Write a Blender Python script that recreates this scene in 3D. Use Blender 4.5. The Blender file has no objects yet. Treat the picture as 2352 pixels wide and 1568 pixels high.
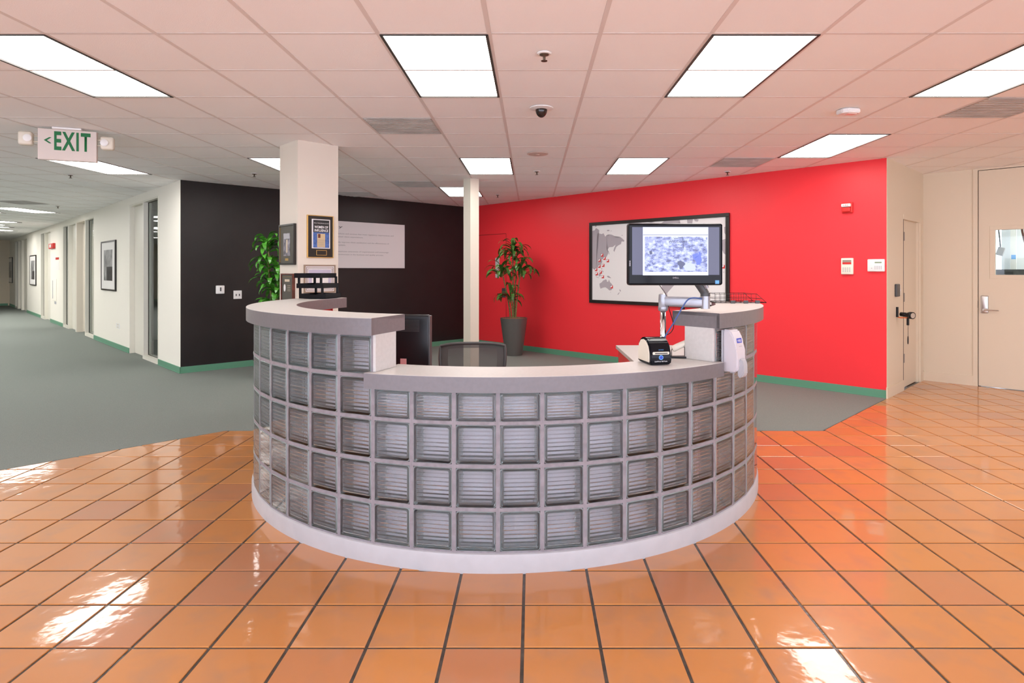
import bpy, bmesh, math, random
from mathutils import Vector, Matrix

C = bpy.context.scene.collection
SC = bpy.context.scene
R_ = math.radians
PI = math.pi
S2 = math.sqrt(.5)

# ------------------------------------------------------------------ camera, sky, exposure
F, U0, H0 = 1398.0, 1221.0, 622.0
EYE, CEIL = 1.472, 2.769
cam = bpy.data.cameras.new('camera')
cam.sensor_width = 36
cam.sensor_fit = 'HORIZONTAL'
cam.lens = F / 2352 * 36
cam.shift_x = (1176 - U0) / 2352
cam.shift_y = -(784 - H0) / 2352
cam.clip_start = .05
cam.clip_end = 200
co = bpy.data.objects.new('camera', cam)
C.objects.link(co)
co.location = (0, 0, EYE)
co.rotation_euler = (R_(90), 0, 0)
SC.camera = co

w = bpy.data.worlds.new('daylight')
SC.world = w
w.use_nodes = True
w.node_tree.nodes['Background'].inputs[0].default_value = (.80, .85, 1.0, 1)
w.node_tree.nodes['Background'].inputs[1].default_value = 3.7

SC.view_settings.view_transform = 'Standard'
SC.view_settings.look = 'None'
SC.view_settings.exposure = 0.68
SC.view_settings.gamma = 1
SC.view_settings.use_curve_mapping = False
SC.cycles.use_denoising = True
SC.cycles.max_bounces = 20
SC.cycles.diffuse_bounces = 5
SC.cycles.glossy_bounces = 5
SC.cycles.transmission_bounces = 18
SC.cycles.transparent_max_bounces = 12
SC.cycles.sample_clamp_indirect = 6
SC.cycles.use_adaptive_sampling = True
SC.cycles.adaptive_threshold = .025
LAMP = 7.8          # radiance of the lamps' lenses


def lin(c):
    return tuple(((v / 255 / 12.92) if v / 255 <= .04045 else ((v / 255 + .055) / 1.055) ** 2.4) for v in c)


# ------------------------------------------------------------------ materials
def mat(name, col, rough=.5, metal=0, bump=0, bscale=40, vary=0, vscale=8, spec=.5, coat=0, crough=.05, rnd=0, trans=0, ior=1.45, emit=None, estr=0, col2=None, objrand=None):
    m = bpy.data.materials.new(name)
    m.use_nodes = True
    nt = m.node_tree
    b = nt.nodes['Principled BSDF']
    b.inputs['Base Color'].default_value = (*col, 1)
    b.inputs['Roughness'].default_value = rough
    b.inputs['Metallic'].default_value = metal
    b.inputs['Specular IOR Level'].default_value = spec
    b.inputs['Coat Weight'].default_value = coat
    b.inputs['Coat Roughness'].default_value = crough
    b.inputs['Transmission Weight'].default_value = trans
    b.inputs['IOR'].default_value = ior
    tc = nt.nodes.new('ShaderNodeTexCoord')
    N = lambda t: nt.nodes.new(t)
    L = nt.links.new
    last = None
    if vary or col2:
        n = N('ShaderNodeTexNoise')
        n.inputs['Scale'].default_value = vscale
        n.inputs['Detail'].default_value = 5
        L(tc.outputs['Object'], n.inputs['Vector'])
        mx = N('ShaderNodeMix')
        mx.data_type = 'RGBA'
        c2 = col2 or tuple(min(1, v * (1 + vary)) for v in col)
        c1 = col if col2 else tuple(v * (1 - vary) for v in col)
        mx.inputs[6].default_value = (*c1, 1)
        mx.inputs[7].default_value = (*c2, 1)
        mr = N('ShaderNodeMapRange')
        mr.inputs[1].default_value = .35
        mr.inputs[2].default_value = .65
        L(n.outputs['Fac'], mr.inputs[0])
        L(mr.outputs[0], mx.inputs[0])
        last = mx.outputs[2]
        L(last, b.inputs['Base Color'])
    if objrand:
        oi = N('ShaderNodeObjectInfo')
        rp = N('ShaderNodeValToRGB')
        els = rp.color_ramp.elements
        k = len(objrand)
        els[0].color = (*objrand[0], 1)
        els[1].color = (*objrand[-1], 1)
        for i in range(1, k - 1):
            e = els.new(i / (k - 1))
            e.color = (*objrand[i], 1)
        L(oi.outputs['Random'], rp.inputs[0])
        if last:
            m2 = N('ShaderNodeMix')
            m2.data_type = 'RGBA'
            m2.blend_type = 'MULTIPLY'
            m2.inputs[0].default_value = 1
            L(rp.outputs[0], m2.inputs[6])
            L(last, m2.inputs[7])
            L(m2.outputs[2], b.inputs['Base Color'])
        else:
            L(rp.outputs[0], b.inputs['Base Color'])
    if bump:
        n = N('ShaderNodeTexNoise')
        n.inputs['Scale'].default_value = bscale
        n.inputs['Detail'].default_value = 4
        L(tc.outputs['Object'], n.inputs['Vector'])
        bp = N('ShaderNodeBump')
        bp.inputs['Strength'].default_value = 1
        bp.inputs['Distance'].default_value = bump
        L(n.outputs['Fac'], bp.inputs['Height'])
        L(bp.outputs[0], b.inputs['Normal'])
    if emit:
        b.inputs['Emission Color'].default_value = (*emit, 1)
        b.inputs['Emission Strength'].default_value = estr
    return m


M = {}
M['white_wall'] = mat('warm_white_paint', (.88, .845, .76), .55, bump=.0004, bscale=60)
M['right_wall'] = mat('cream_paint', (.71, .61, .46), .5, bump=.0004, bscale=60)
M['red_wall'] = mat('red_wall_paint', (.86, .035, .045), .42, bump=.0005, bscale=45)
M['black_wall'] = mat('black_wall_paint', (.013, .0105, .0105), .42, bump=.0005, bscale=45, vary=.15, vscale=3)
M['green_base'] = mat('green_vinyl_base', (.115, .30, .19), .35)
M['ceil_tile'] = mat('mineral_ceiling_tile', (.93, .92, .91), .9, bump=.0012, bscale=180)
M['tbar'] = mat('ceiling_tee_paint', (.74, .68, .65), .5)
M['slab'] = mat('slab_grey', (.3, .3, .3), .9)
M['grout'] = mat('dark_grout', (.075, .062, .05), .22, bump=.0012, bscale=60, vary=.25, vscale=20)
M['carpet'] = mat('grey_green_carpet', (.18, .20, .188), .95, bump=.003, bscale=260, col2=(.235, .255, .235), vscale=170, spec=.1)
M['laminate'] = mat('pale_grey_laminate', (.54, .525, .505), .4, bump=.0001, bscale=120, vary=.03, vscale=60)
M['brushed'] = mat('brushed_silver_laminate', (.18, .168, .176), .38, vary=.04, vscale=50, metal=.15)
M['plinth'] = mat('white_painted_plinth', (.46, .45, .46), .45, bump=.0015, bscale=9, vary=.03, vscale=12)
M['mortar'] = mat('lilac_grey_mortar', (.26, .235, .25), .75, bump=.0012, bscale=70, vary=.12, vscale=30)
M['liner'] = mat('pale_backing_board', (.92, .91, .93), .6)
M['red_lam'] = mat('red_laminate', (.72, .03, .03), .4)
M['black_plastic'] = mat('black_plastic', (.012, .012, .013), .28, spec=.3)
M['gloss_black'] = mat('gloss_black_plastic', (.008, .008, .01), .08, spec=.15)
M['dark_grey'] = mat('dark_grey_plastic', (.06, .06, .06), .4)
M['white_plastic'] = mat('white_plastic', (.80, .79, .77), .35)
M['ivory'] = mat('ivory_plastic', (.72, .66, .55), .4)
M['grey_plastic'] = mat('grey_plastic', (.42, .42, .44), .4)
M['silver'] = mat('silver_paint', (.33, .33, .36), .32, metal=.55)
M['chrome'] = mat('chrome', (.8, .8, .82), .12, metal=1)
M['steel'] = mat('satin_steel', (.62, .6, .57), .28, metal=1)
M['troffer'] = mat('troffer_gap_shade', (.05, .045, .04), .5)  # dark tone paints the shadow gap round each lamp onto its trim
M['diff'] = mat('lamp_lens', (.9, .9, .9), .5, emit=(1, .97, .93), estr=LAMP)
M['louver'] = mat('lens_rib', (.85, .85, .85), .6, emit=(1, .97, .93), estr=1.6)
M['vent'] = mat('perforated_grille_grey', (.46, .44, .41), .7, vary=.12, vscale=6)
M['frame_black'] = mat('black_wood_frame', (.018, .014, .012), .3)
M['gold'] = mat('gold_edge', (.65, .42, .14), .3, metal=.8)
M['walnut'] = mat('dark_red_wood', (.12, .03, .018), .3, vary=.3, vscale=20)
M['paper'] = mat('paper', (.80, .78, .76), .6)
M['greenred'] = mat('red_plastic', (.62, .03, .025), .35)
M['orange_pl'] = mat('orange_plastic', (.85, .16, .03), .4)
M['green_print'] = mat('green_print', (.001, .14, .035), .5)
M['dark_print'] = mat('dark_print', (.03, .03, .03), .6)
M['grey_print'] = mat('grey_print', (.22, .21, .22), .6)
M['blue_print'] = mat('blue_print', (.03, .06, .42), .5)
M['lblue_print'] = mat('light_blue_print', (.12, .38, .8), .5)
M['white_print'] = mat('white_print', (.85, .85, .85), .5)
M['land'] = mat('map_land', (.42, .38, .40), .6)
M['pot'] = mat('pewter_planter', (.135, .13, .12), .33, metal=.35)
M['soil'] = mat('bark_chips', (.30, .16, .09), .9, bump=.02, bscale=60, vary=.5, vscale=40)
M['cane'] = mat('plant_cane', (.17, .15, .05), .7, vary=.5, vscale=60, bump=.003, bscale=90)
M['leaf'] = mat('glossy_leaf', (.06, .15, .03), .25, vary=.35, vscale=7, objrand=None)
M['leaf2'] = mat('bright_leaf', (.07, .27, .03), .25, vary=.45, vscale=6)
M['door'] = mat('cream_door_paint', (.78, .70, .58), .35)
M['ltdoor'] = mat('pale_door_paint', (.76, .73, .64), .35)
M['gap'] = mat('dark_gap', (.03, .02, .015), .8)
M['blue_cable'] = mat('blue_cable', (.05, .10, .28), .4)
M['lab_wall'] = mat('lab_white', (.85, .87, .9), .7)
M['beige'] = mat('beige_laminate', (.62, .52, .38), .5)
M['dark_hinge'] = mat('bronze_grey_hinge', (.16, .14, .14), .4)
M['cork'] = mat('teal_sleeve', (.2, .3, .32), .5)

# terracotta tiles: every tile its own tone, cloudy within
def tile_mat():
    m = bpy.data.materials.new('sealed_terracotta')
    m.use_nodes = True
    nt = m.node_tree
    b = nt.nodes['Principled BSDF']
    N = nt.nodes.new
    L = nt.links.new
    tc = N('ShaderNodeTexCoord')
    geo = N('ShaderNodeNewGeometry')
    oi = N('ShaderNodeObjectInfo')
    rp = N('ShaderNodeValToRGB')
    e = rp.color_ramp.elements
    e[0].color = (.48, .185, .07, 1)
    e[1].color = (.58, .25, .08, 1)
    for p, c in ((.08, (.49, .19, .075)), (.2, (.54, .215, .058)), (.5, (.58, .23, .052)), (.75, (.54, .208, .052))):
        k = e.new(p)
        k.color = (*c, 1)
    L(oi.outputs['Random'], rp.inputs[0])
    n = N('ShaderNodeTexNoise')
    n.inputs['Scale'].default_value = 5.5
    n.inputs['Detail'].default_value = 3
    n.noise_dimensions = '4D'
    L(geo.outputs['Position'], n.inputs['Vector'])
    L(oi.outputs['Random'], n.inputs['W'])
    mx = N('ShaderNodeMix')
    mx.data_type = 'RGBA'
    mx.inputs[7].default_value = (.40, .20, .10, 1)
    L(rp.outputs[0], mx.inputs[6])
    mr = N('ShaderNodeMapRange')
    mr.inputs[1].default_value = .5
    mr.inputs[2].default_value = .72
    mr.inputs[4].default_value = .62
    L(n.outputs['Fac'], mr.inputs[0])
    L(mr.outputs[0], mx.inputs[0])
    L(mx.outputs[2], b.inputs['Base Color'])
    n2 = N('ShaderNodeTexNoise')
    n2.inputs['Scale'].default_value = 9
    n2.inputs['Detail'].default_value = 2
    L(geo.outputs['Position'], n2.inputs['Vector'])
    n3 = N('ShaderNodeTexNoise')
    n3.inputs['Scale'].default_value = 70
    n3.inputs['Detail'].default_value = 3
    L(geo.outputs['Position'], n3.inputs['Vector'])
    ad = N('ShaderNodeMath')
    ad.operation = 'MULTIPLY_ADD'
    ad.inputs[1].default_value = .06
    L(n3.outputs['Fac'], ad.inputs[0])
    L(n2.outputs['Fac'], ad.inputs[2])
    bp = N('ShaderNodeBump')
    bp.inputs['Distance'].default_value = .0016
    L(ad.outputs[0], bp.inputs['Height'])
    L(bp.outputs[0], b.inputs['Normal'])
    L(bp.outputs[0], b.inputs['Coat Normal'])
    b.inputs['Roughness'].default_value = .35
    b.inputs['Specular IOR Level'].default_value = .4
    b.inputs['Coat Weight'].default_value = .9
    b.inputs['Coat Roughness'].default_value = .06
    return m


M['tile'] = tile_mat()


def glass_mat(name, tint, axis=None, amp=.0016, period=.021, rough=.03, frost=0.0, fc=(.92, .92, .95, 1)):
    m = bpy.data.materials.new(name)
    m.use_nodes = True
    nt = m.node_tree
    N = nt.nodes.new
    L = nt.links.new
    out = nt.nodes['Material Output']
    nt.nodes.remove(nt.nodes['Principled BSDF'])
    g = N('ShaderNodeBsdfGlass')
    g.inputs['Color'].default_value = (*tint, 1)
    g.inputs['Roughness'].default_value = rough
    g.inputs['IOR'].default_value = 1.46
    if axis:
        tc = N('ShaderNodeTexCoord')
        wv = N('ShaderNodeTexWave')
        wv.bands_direction = axis
        wv.inputs['Scale'].default_value = 1 / period * .05 * PI * 2 / PI
        wv.inputs['Scale'].default_value = .314159 / period
        wv.inputs['Distortion'].default_value = .35
        wv.inputs['Detail'].default_value = 1
        wv.inputs['Detail Scale'].default_value = 3
        L(tc.outputs['Object'], wv.inputs['Vector'])
        bp = N('ShaderNodeBump')
        bp.inputs['Distance'].default_value = amp
        L(wv.outputs['Fac'], bp.inputs['Height'])
        L(bp.outputs[0], g.inputs['Normal'])
    if frost:
        d = N('ShaderNodeBsdfDiffuse')
        d.inputs['Color'].default_value = fc
        t = N('ShaderNodeBsdfTranslucent')
        t.inputs['Color'].default_value = (.88, .9, .92, 1)
        ms = N('ShaderNodeMixShader')
        ms.inputs[0].default_value = .42
        if axis:
            L(bp.outputs[0], d.inputs['Normal'])
        L(d.outputs[0], ms.inputs[1])
        L(t.outputs[0], ms.inputs[2])
        m2 = N('ShaderNodeMixShader')
        m2.inputs[0].default_value = frost
        L(g.outputs[0], m2.inputs[1])
        L(ms.outputs[0], m2.inputs[2])
        L(m2.outputs[0], out.inputs['Surface'])
    else:
        L(g.outputs[0], out.inputs['Surface'])
    return m


M['gb_edge'] = glass_mat('glass_block_rim', (.86, .95, .925), rough=.02, frost=.32, fc=(.74, .84, .82, 1))
M['gb_ribx'] = glass_mat('glass_block_ribs_across', (.985, .985, 1.0), axis='Z', amp=.0012, period=.021, frost=.12)
M['gb_ribz'] = glass_mat('glass_block_ribs_upright', (.985, .985, 1.0), axis='X', amp=.0012, period=.021, frost=.06)
M['gb_clear'] = glass_mat('glass_block_face', (.99, .995, 1.0), rough=.01)
M['thin_glass'] = bpy.data.materials.new('window_pane')
M['thin_glass'].use_nodes = True
_nt = M['thin_glass'].node_tree
_nt.nodes.remove(_nt.nodes['Principled BSDF'])
_t = _nt.nodes.new('ShaderNodeBsdfTransparent')
_t.inputs[0].default_value = (.86, .91, .89, 1)
_g = _nt.nodes.new('ShaderNodeBsdfGlossy')
_g.inputs['Roughness'].default_value = .02
_fr = _nt.nodes.new('ShaderNodeFresnel')
_fr.inputs[0].default_value = 1.5
_mx = _nt.nodes.new('ShaderNodeMixShader')
_ge = _nt.nodes.new('ShaderNodeNewGeometry')
_mt = _nt.nodes.new('ShaderNodeMath')
_mt.operation = 'SUBTRACT'
_mt.inputs[0].default_value = 1
_nt.links.new(_ge.outputs['Backfacing'], _mt.inputs[1])
_m2 = _nt.nodes.new('ShaderNodeMath')
_m2.operation = 'MULTIPLY'
_nt.links.new(_mt.outputs[0], _m2.inputs[0])
_nt.links.new(_fr.outputs[0], _m2.inputs[1])
_nt.links.new(_m2.outputs[0], _mx.inputs[0])
_nt.links.new(_t.outputs[0], _mx.inputs[1])
_nt.links.new(_g.outputs[0], _mx.inputs[2])
_nt.links.new(_mx.outputs[0], _nt.nodes['Material Output'].inputs['Surface'])


def emis(name, col, s=1.0):
    m = bpy.data.materials.new(name)
    m.use_nodes = True
    b = m.node_tree.nodes['Principled BSDF']
    b.inputs['Base Color'].default_value = (.02, .02, .02, 1)
    b.inputs['Roughness'].default_value = .15
    b.inputs['Emission Color'].default_value = (*col, 1)
    b.inputs['Emission Strength'].default_value = s
    return m


# ------------------------------------------------------------------ mesh helper
class B:
    def __init__(s):
        s.bm = bmesh.new()

    def box(s, x0, x1, y0, y1, z0, z1, bev=0, mi=0, M4=None, seg=2):
        r = bmesh.ops.create_cube(s.bm, size=1)
        vs = r['verts']
        for v in vs:
            v.co = Vector(((x0 + x1) / 2 + v.co.x * (x1 - x0), (y0 + y1) / 2 + v.co.y * (y1 - y0), (z0 + z1) / 2 + v.co.z * (z1 - z0)))
        fs = set(f for v in vs for f in v.link_faces)
        if bev:
            es = set(e for v in vs for e in v.link_edges)
            r = bmesh.ops.bevel(s.bm, geom=list(es), offset=bev, segments=seg, affect='EDGES', profile=.5)
            vs = list(set(vs_ for f in r['faces'] for vs_ in f.verts) | set(v for v in vs if v.is_valid))
            fs = set(f for v in vs for f in v.link_faces)
        for f in fs:
            f.material_index = mi
        if M4:
            for v in vs:
                v.co = M4 @ v.co
        return s

    def cyl(s, p0, p1, r0, r1=None, seg=20, mi=0, caps=True):
        p0, p1 = Vector(p0), Vector(p1)
        r1 = r0 if r1 is None else r1
        ax = (p1 - p0).normalized()
        t = Vector((0, 0, 1)) if abs(ax.z) < .95 else Vector((1, 0, 0))
        a = ax.cross(t).normalized()
        b = ax.cross(a)
        A = [s.bm.verts.new(p0 + (a * math.cos(2 * PI * i / seg) + b * math.sin(2 * PI * i / seg)) * r0) for i in range(seg)]
        D = [s.bm.verts.new(p1 + (a * math.cos(2 * PI * i / seg) + b * math.sin(2 * PI * i / seg)) * r1) for i in range(seg)]
        for i in range(seg):
            f = s.bm.faces.new((A[i], A[(i + 1) % seg], D[(i + 1) % seg], D[i]))
            f.material_index = mi
            f.smooth = True
        if caps:
            for q in (A[::-1], D):
                f = s.bm.faces.new(q)
                f.material_index = mi
        return s

    def lathe(s, prof, c=(0, 0, 0), seg=32, mi=0, ax='z'):
        rings = []
        for r, z in prof:
            ring = []
            for i in range(seg):
                a = 2 * PI * i / seg
                if ax == 'z':
                    p = (c[0] + r * math.cos(a), c[1] + r * math.sin(a), c[2] + z)
                else:
                    p = (c[0] + r * math.cos(a), c[1] + z, c[2] + r * math.sin(a))
                ring.append(s.bm.verts.new(p))
            rings.append(ring)
        for k in range(len(rings) - 1):
            for i in range(seg):
                f = s.bm.faces.new((rings[k][i], rings[k][(i + 1) % seg], rings[k + 1][(i + 1) % seg], rings[k + 1][i]))
                f.smooth = True
                f.material_index = mi
        for ring in (rings[0], rings[-1]):
            try:
                f = s.bm.faces.new(ring)
                f.material_index = mi
            except Exception:
                pass
        return s

    def tube(s, pts, r, seg=8, mi=0):
        pts = [Vector(p) for p in pts]
        rings = []
        up = Vector((0, 0, 1))
        prev = None
        for i, p in enumerate(pts):
            d = (pts[min(i + 1, len(pts) - 1)] - pts[max(i - 1, 0)]).normalized()
            if prev is None:
                t = up if abs(d.z) < .9 else Vector((1, 0, 0))
                a = d.cross(t).normalized()
            else:
                a = (prev - d * prev.dot(d)).normalized()
            prev = a
            b = d.cross(a)
            rr = r[i] if isinstance(r, (list, tuple)) else r
            rings.append([s.bm.verts.new(p + (a * math.cos(2 * PI * k / seg) + b * math.sin(2 * PI * k / seg)) * rr) for k in range(seg)])
        for k in range(len(rings) - 1):
            for i in range(seg):
                f = s.bm.faces.new((rings[k][i], rings[k][(i + 1) % seg], rings[k + 1][(i + 1) % seg], rings[k + 1][i]))
                f.smooth = True
                f.material_index = mi
        for ring in (rings[0][::-1], rings[-1]):
            f = s.bm.faces.new(ring)
            f.material_index = mi
        return s

    def poly(s, pts, mi=0):
        f = s.bm.faces.new([s.bm.verts.new(p) for p in pts])
        f.material_index = mi
        return s

    def prism(s, pts2, lo, hi, plane='xy', mi=0, bev=0):
        def P(a, b, c):
            return (a, b, c) if plane == 'xy' else ((a, c, b) if plane == 'xz' else (c, a, b))
        A = [s.bm.verts.new(P(a, b, lo)) for a, b in pts2]
        D = [s.bm.verts.new(P(a, b, hi)) for a, b in pts2]
        n = len(pts2)
        fs = []
        for i in range(n):
            fs.append(s.bm.faces.new((A[i], A[(i + 1) % n], D[(i + 1) % n], D[i])))
        fs.append(s.bm.faces.new(A[::-1]))
        fs.append(s.bm.faces.new(D))
        for f in fs:
            f.material_index = mi
        if bev:
            bmesh.ops.bevel(s.bm, geom=list(set(e for f in fs for e in f.edges)), offset=bev, segments=2, affect='EDGES')
        return s

    def arc(s, prof, t0, t1, n, cx, cy, mi=0):
        """sweep a closed (r,z) profile round the desk centre from angle t0 to t1 (degrees)"""
        rings = []
        for i in range(n + 1):
            t = R_(t0 + (t1 - t0) * i / n)
            rings.append([s.bm.verts.new((cx - r * math.sin(t), cy - r * math.cos(t), z)) for r, z in prof])
        k = len(prof)
        for i in range(n):
            for j in range(k):
                f = s.bm.faces.new((rings[i][j], rings[i][(j + 1) % k], rings[i + 1][(j + 1) % k], rings[i + 1][j]))
                f.material_index = mi
        for ring in (rings[0], rings[-1]):
            f = s.bm.faces.new(ring)
            f.material_index = mi
        return s

    def sphere(s, c, r, mi=0, sc=(1, 1, 1), seg=16):
        q = bmesh.ops.create_uvsphere(s.bm, u_segments=seg, v_segments=seg // 2 + 1, radius=r)
        for v in q['verts']:
            v.co = Vector((c[0] + v.co.x * sc[0], c[1] + v.co.y * sc[1], c[2] + v.co.z * sc[2]))
            for f in v.link_faces:
                f.smooth = True
                f.material_index = mi
        return s

    def mesh(s, name, mats):
        bmesh.ops.recalc_face_normals(s.bm, faces=s.bm.faces)
        me = bpy.data.meshes.new(name)
        s.bm.to_mesh(me)
        s.bm.free()
        for m in (mats if isinstance(mats, (list, tuple)) else [mats]):
            me.materials.append(M[m] if isinstance(m, str) else m)
        return me


def put(name, me, parent=None, loc=(0, 0, 0), rz=0):
    o = bpy.data.objects.new(name, me)
    C.objects.link(o)
    o.location = loc
    o.rotation_euler = (0, 0, rz)
    if parent:
        o.parent = parent
    return o


def obj(name, b, mats, parent=None, loc=(0, 0, 0), rz=0, smooth=False):
    me = b.mesh(name, mats)
    if smooth:
        for p in me.polygons:
            p.use_smooth = True
        try:
            me.set_sharp_from_angle(angle=R_(40))
        except Exception:
            pass
    return put(name, me, parent, loc, rz)


def tag(o, label=None, cat=None, group=None, kind=None):
    if label:
        o['label'] = label
    if cat:
        o['category'] = cat
    if group:
        o['group'] = group
    if kind:
        o['kind'] = kind
    return o


def root(name, loc, label, cat, rz=0, group=None):
    o = bpy.data.objects.new(name, None)
    o.empty_display_size = .05
    C.objects.link(o)
    o.location = loc
    o.rotation_euler = (0, 0, rz)
    return tag(o, label, cat, group)


def srt(name, loc=(0, 0, 0), rz=0):
    o = bpy.data.objects.new(name, None)
    o.empty_display_size = .05
    C.objects.link(o)
    o.location = loc
    o.rotation_euler = (0, 0, rz)
    o['kind'] = 'structure'
    return o


def text_mesh(s, width=None, height=None, bold=0, align='CENTER'):
    """flat lettering in the local XZ plane facing -Y, anchored at its middle (or its left or right end)"""
    cu = bpy.data.curves.new('lettering', 'FONT')
    cu.body = s
    cu.align_x = align
    cu.align_y = 'CENTER'
    cu.size = 1
    cu.offset = bold
    cu.resolution_u = 2
    if s == 'EXIT':
        cu.space_character = 1.18
    o = bpy.data.objects.new('lettering', cu)
    C.objects.link(o)
    dg = bpy.context.evaluated_depsgraph_get()
    me = bpy.data.meshes.new_from_object(o.evaluated_get(dg))
    bpy.data.objects.remove(o)
    xs = [v.co.x for v in me.vertices]
    ys = [v.co.y for v in me.vertices]
    wx, hy = max(xs) - min(xs), max(ys) - min(ys)
    sy = (height / hy) if height else None
    sx = (width / wx) if width else sy
    if sy is None:
        sy = sx
    ym = (max(ys) + min(ys)) / 2
    for v in me.vertices:
        v.co = Vector((v.co.x * sx, 0, (v.co.y - ym) * sy))
    me.materials.clear()
    return me


def text(name, s, m, parent, loc, width=None, height=None, bold=0, align='CENTER', rz=0, rx=0):
    me = text_mesh(s, width, height, bold, align)
    me.materials.append(M[m] if isinstance(m, str) else m)
    o = put(name, me, parent, loc)
    o.rotation_euler = (rx, 0, rz)
    return o


def fx(px, Y):
    return (px - U0) / F * Y


def fz(py, Y):
    return EYE - (py - H0) / F * Y


class Wall:
    """a vertical wall plane at 45 degrees; u runs to the viewer's right, d away from the viewer"""
    def __init__(s, sign, c):
        s.sign, s.c = sign, c
        s.rz = sign * PI / 4
        s.rt = Vector((S2, S2 * sign, 0))
        s.into = Vector((-S2 * sign, S2, 0))

    def Y(s, px):
        m = (px - U0) / F
        return s.c / (1 - s.sign * m)

    def u(s, px):
        Y = s.Y(px)
        return Vector((fx(px, Y), Y, 0)).dot(s.rt)

    def uz(s, px, py):
        return s.u(px), fz(py, s.Y(px))

    def pt(s, u, d=0, z=0):
        p = s.rt * u + s.into * (s.c * S2 + d)
        return Vector((p.x, p.y, z))


WB = Wall(1, 13.72)     # black wall
WC = Wall(-1, 3.68)     # corridor wall
WR = Wall(-1, 11.10)    # red wall
WE = Wall(1, 2.92)      # white end of the red wall
WD = Wall(-1, 13.45)    # wall with the big door


def wall_item(W, name, px0, px1, py0, py1, label, cat, group=None):
    """empty on a wall at the middle of a picture rectangle; returns (root, width, height)"""
    pm = (px0 + px1) / 2
    Y = W.Y(pm)
    u0, u1 = W.u(px0), W.u(px1)
    z1, z0 = fz(py0, Y), fz(py1, Y)
    r = root(name, W.pt((u0 + u1) / 2, 0, (z0 + z1) / 2), label, cat, W.rz, group)
    return r, u1 - u0, z1 - z0


def wbox(b, W, u0, u1, d0, d1, z0, z1, mi=0):
    P = [W.pt(u, d, z) for z in (z0, z1) for (u, d) in ((u0, d0), (u1, d0), (u1, d1), (u0, d1))]
    V = [b.bm.verts.new(p) for p in P]
    for q in ((0, 1, 2, 3), (4, 5, 6, 7), (0, 1, 5, 4), (1, 2, 6, 5), (2, 3, 7, 6), (3, 0, 4, 7)):
        f = b.bm.faces.new([V[i] for i in q])
        f.material_index = mi
    return b


TOP = 2.80
# ================================================================== STRUCTURE
# ---- floor slab (the dark joints between the tiles are its top)
b = B()
b.box(-34, 10, -2.6, 34, -.12, 0)
floor = tag(obj('floor', b, 'grout'), kind='structure')

# ---- carpet with its straight edges
b = B()
b.prism([(-11.0, -2.6), (-2.81, 5.59), (2.67, 5.59), (4.10, 7.02), (4.6, 7.5), (-1.3, 13.4), (-14, 24), (-30, 34), (-34, 34), (-34, -2.6)], .0005, .007)
tag(obj('carpet', b, 'carpet'), kind='structure')

# ---- terracotta tiles
TS, TG = .3048, .013
TX0, TY0 = -.0356, 2.371


def clip(poly, a, bb, c):
    """keep a*x+b*y<=c"""
    out = []
    n = len(poly)
    for i in range(n):
        p, q = poly[i], poly[(i + 1) % n]
        dp, dq = a * p[0] + bb * p[1] - c, a * q[0] + bb * q[1] - c
        if dp <= 0:
            out.append(p)
        if dp * dq < 0:
            t = dp / (dp - dq)
            out.append((p[0] + (q[0] - p[0]) * t, p[1] + (q[1] - p[1]) * t))
    return out


def tile_solid(b, poly, h=.0048, bev=.0022):
    cx = sum(p[0] for p in poly) / len(poly)
    cy = sum(p[1] for p in poly) / len(poly)
    n = len(poly)
    lo = [b.bm.verts.new((p[0], p[1], -.003)) for p in poly]
    md = [b.bm.verts.new((p[0], p[1], h - bev)) for p in poly]

    def ins(p):
        v = Vector((cx - p[0], cy - p[1]))
        return (p[0] + v.x / max(v.length, 1e-6) * bev * 1.3, p[1] + v.y / max(v.length, 1e-6) * bev * 1.3)
    tp = [b.bm.verts.new((*ins(p), h)) for p in poly]
    for i in range(n):
        j = (i + 1) % n
        b.bm.faces.new((lo[i], lo[j], md[j], md[i]))
        b.bm.faces.new((md[i], md[j], tp[j], tp[i]))
    b.bm.faces.new(tp)


DCX, DCY = -.179, 4.787
rnd = random.Random(4)
full_b = B()
hs = (TS - TG) / 2
tile_solid(full_b, [(-hs, -hs), (hs, -hs), (hs, hs), (-hs, hs)])
tile_me = full_b.mesh('floor_tile', 'tile')
cells = []
for n in range(-16, 22):
    for k in range(-42, 32):
        x, y = TX0 + (k + .5) * TS, TY0 + (n + .5) * TS
        poly = [(x - hs, y - hs), (x + hs, y - hs), (x + hs, y + hs), (x - hs, y + hs)]
        p = clip(poly, -1, 1, 8.4)
        if len(p) < 3:
            continue
        if x < 2.68:
            p = clip(p, 0, 1, 5.585)
        else:
            p = clip(p, -1, 1, 2.913)
        if len(p) < 3:
            continue
        p = clip(p, 1, 1, 13.43)
        if len(p) < 3:
            continue
        p2 = []
        for q in p:
            if not p2 or (abs(q[0] - p2[-1][0]) + abs(q[1] - p2[-1][1])) > 1e-4:
                p2.append(q)
        if len(p2) > 2 and abs(p2[0][0] - p2[-1][0]) + abs(p2[0][1] - p2[-1][1]) < 1e-4:
            p2.pop()
        if len(p2) < 3:
            continue
        ar = abs(sum(p2[i][0] * p2[(i + 1) % len(p2)][1] - p2[(i + 1) % len(p2)][0] * p2[i][1] for i in range(len(p2)))) / 2
        if ar < .0006:
            continue
        seen = y > 2.1 and -30 < U0 + F * x / y < 2382 and math.hypot(x - DCX, y - DCY) > 1.78
        # hidden behind the desk
        if seen:
            ang = abs(math.atan2(x, y) - math.atan2(DCX, DCY))
            if ang < R_(20.5) and y > 4.6:
                seen = False
        score = ar / y ** 3 if seen else 0
        cells.append((score, x, y, p2, ar > hs * hs * 4 * .999))
cells.sort(key=lambda c: -c[0])
rest = B()
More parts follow.
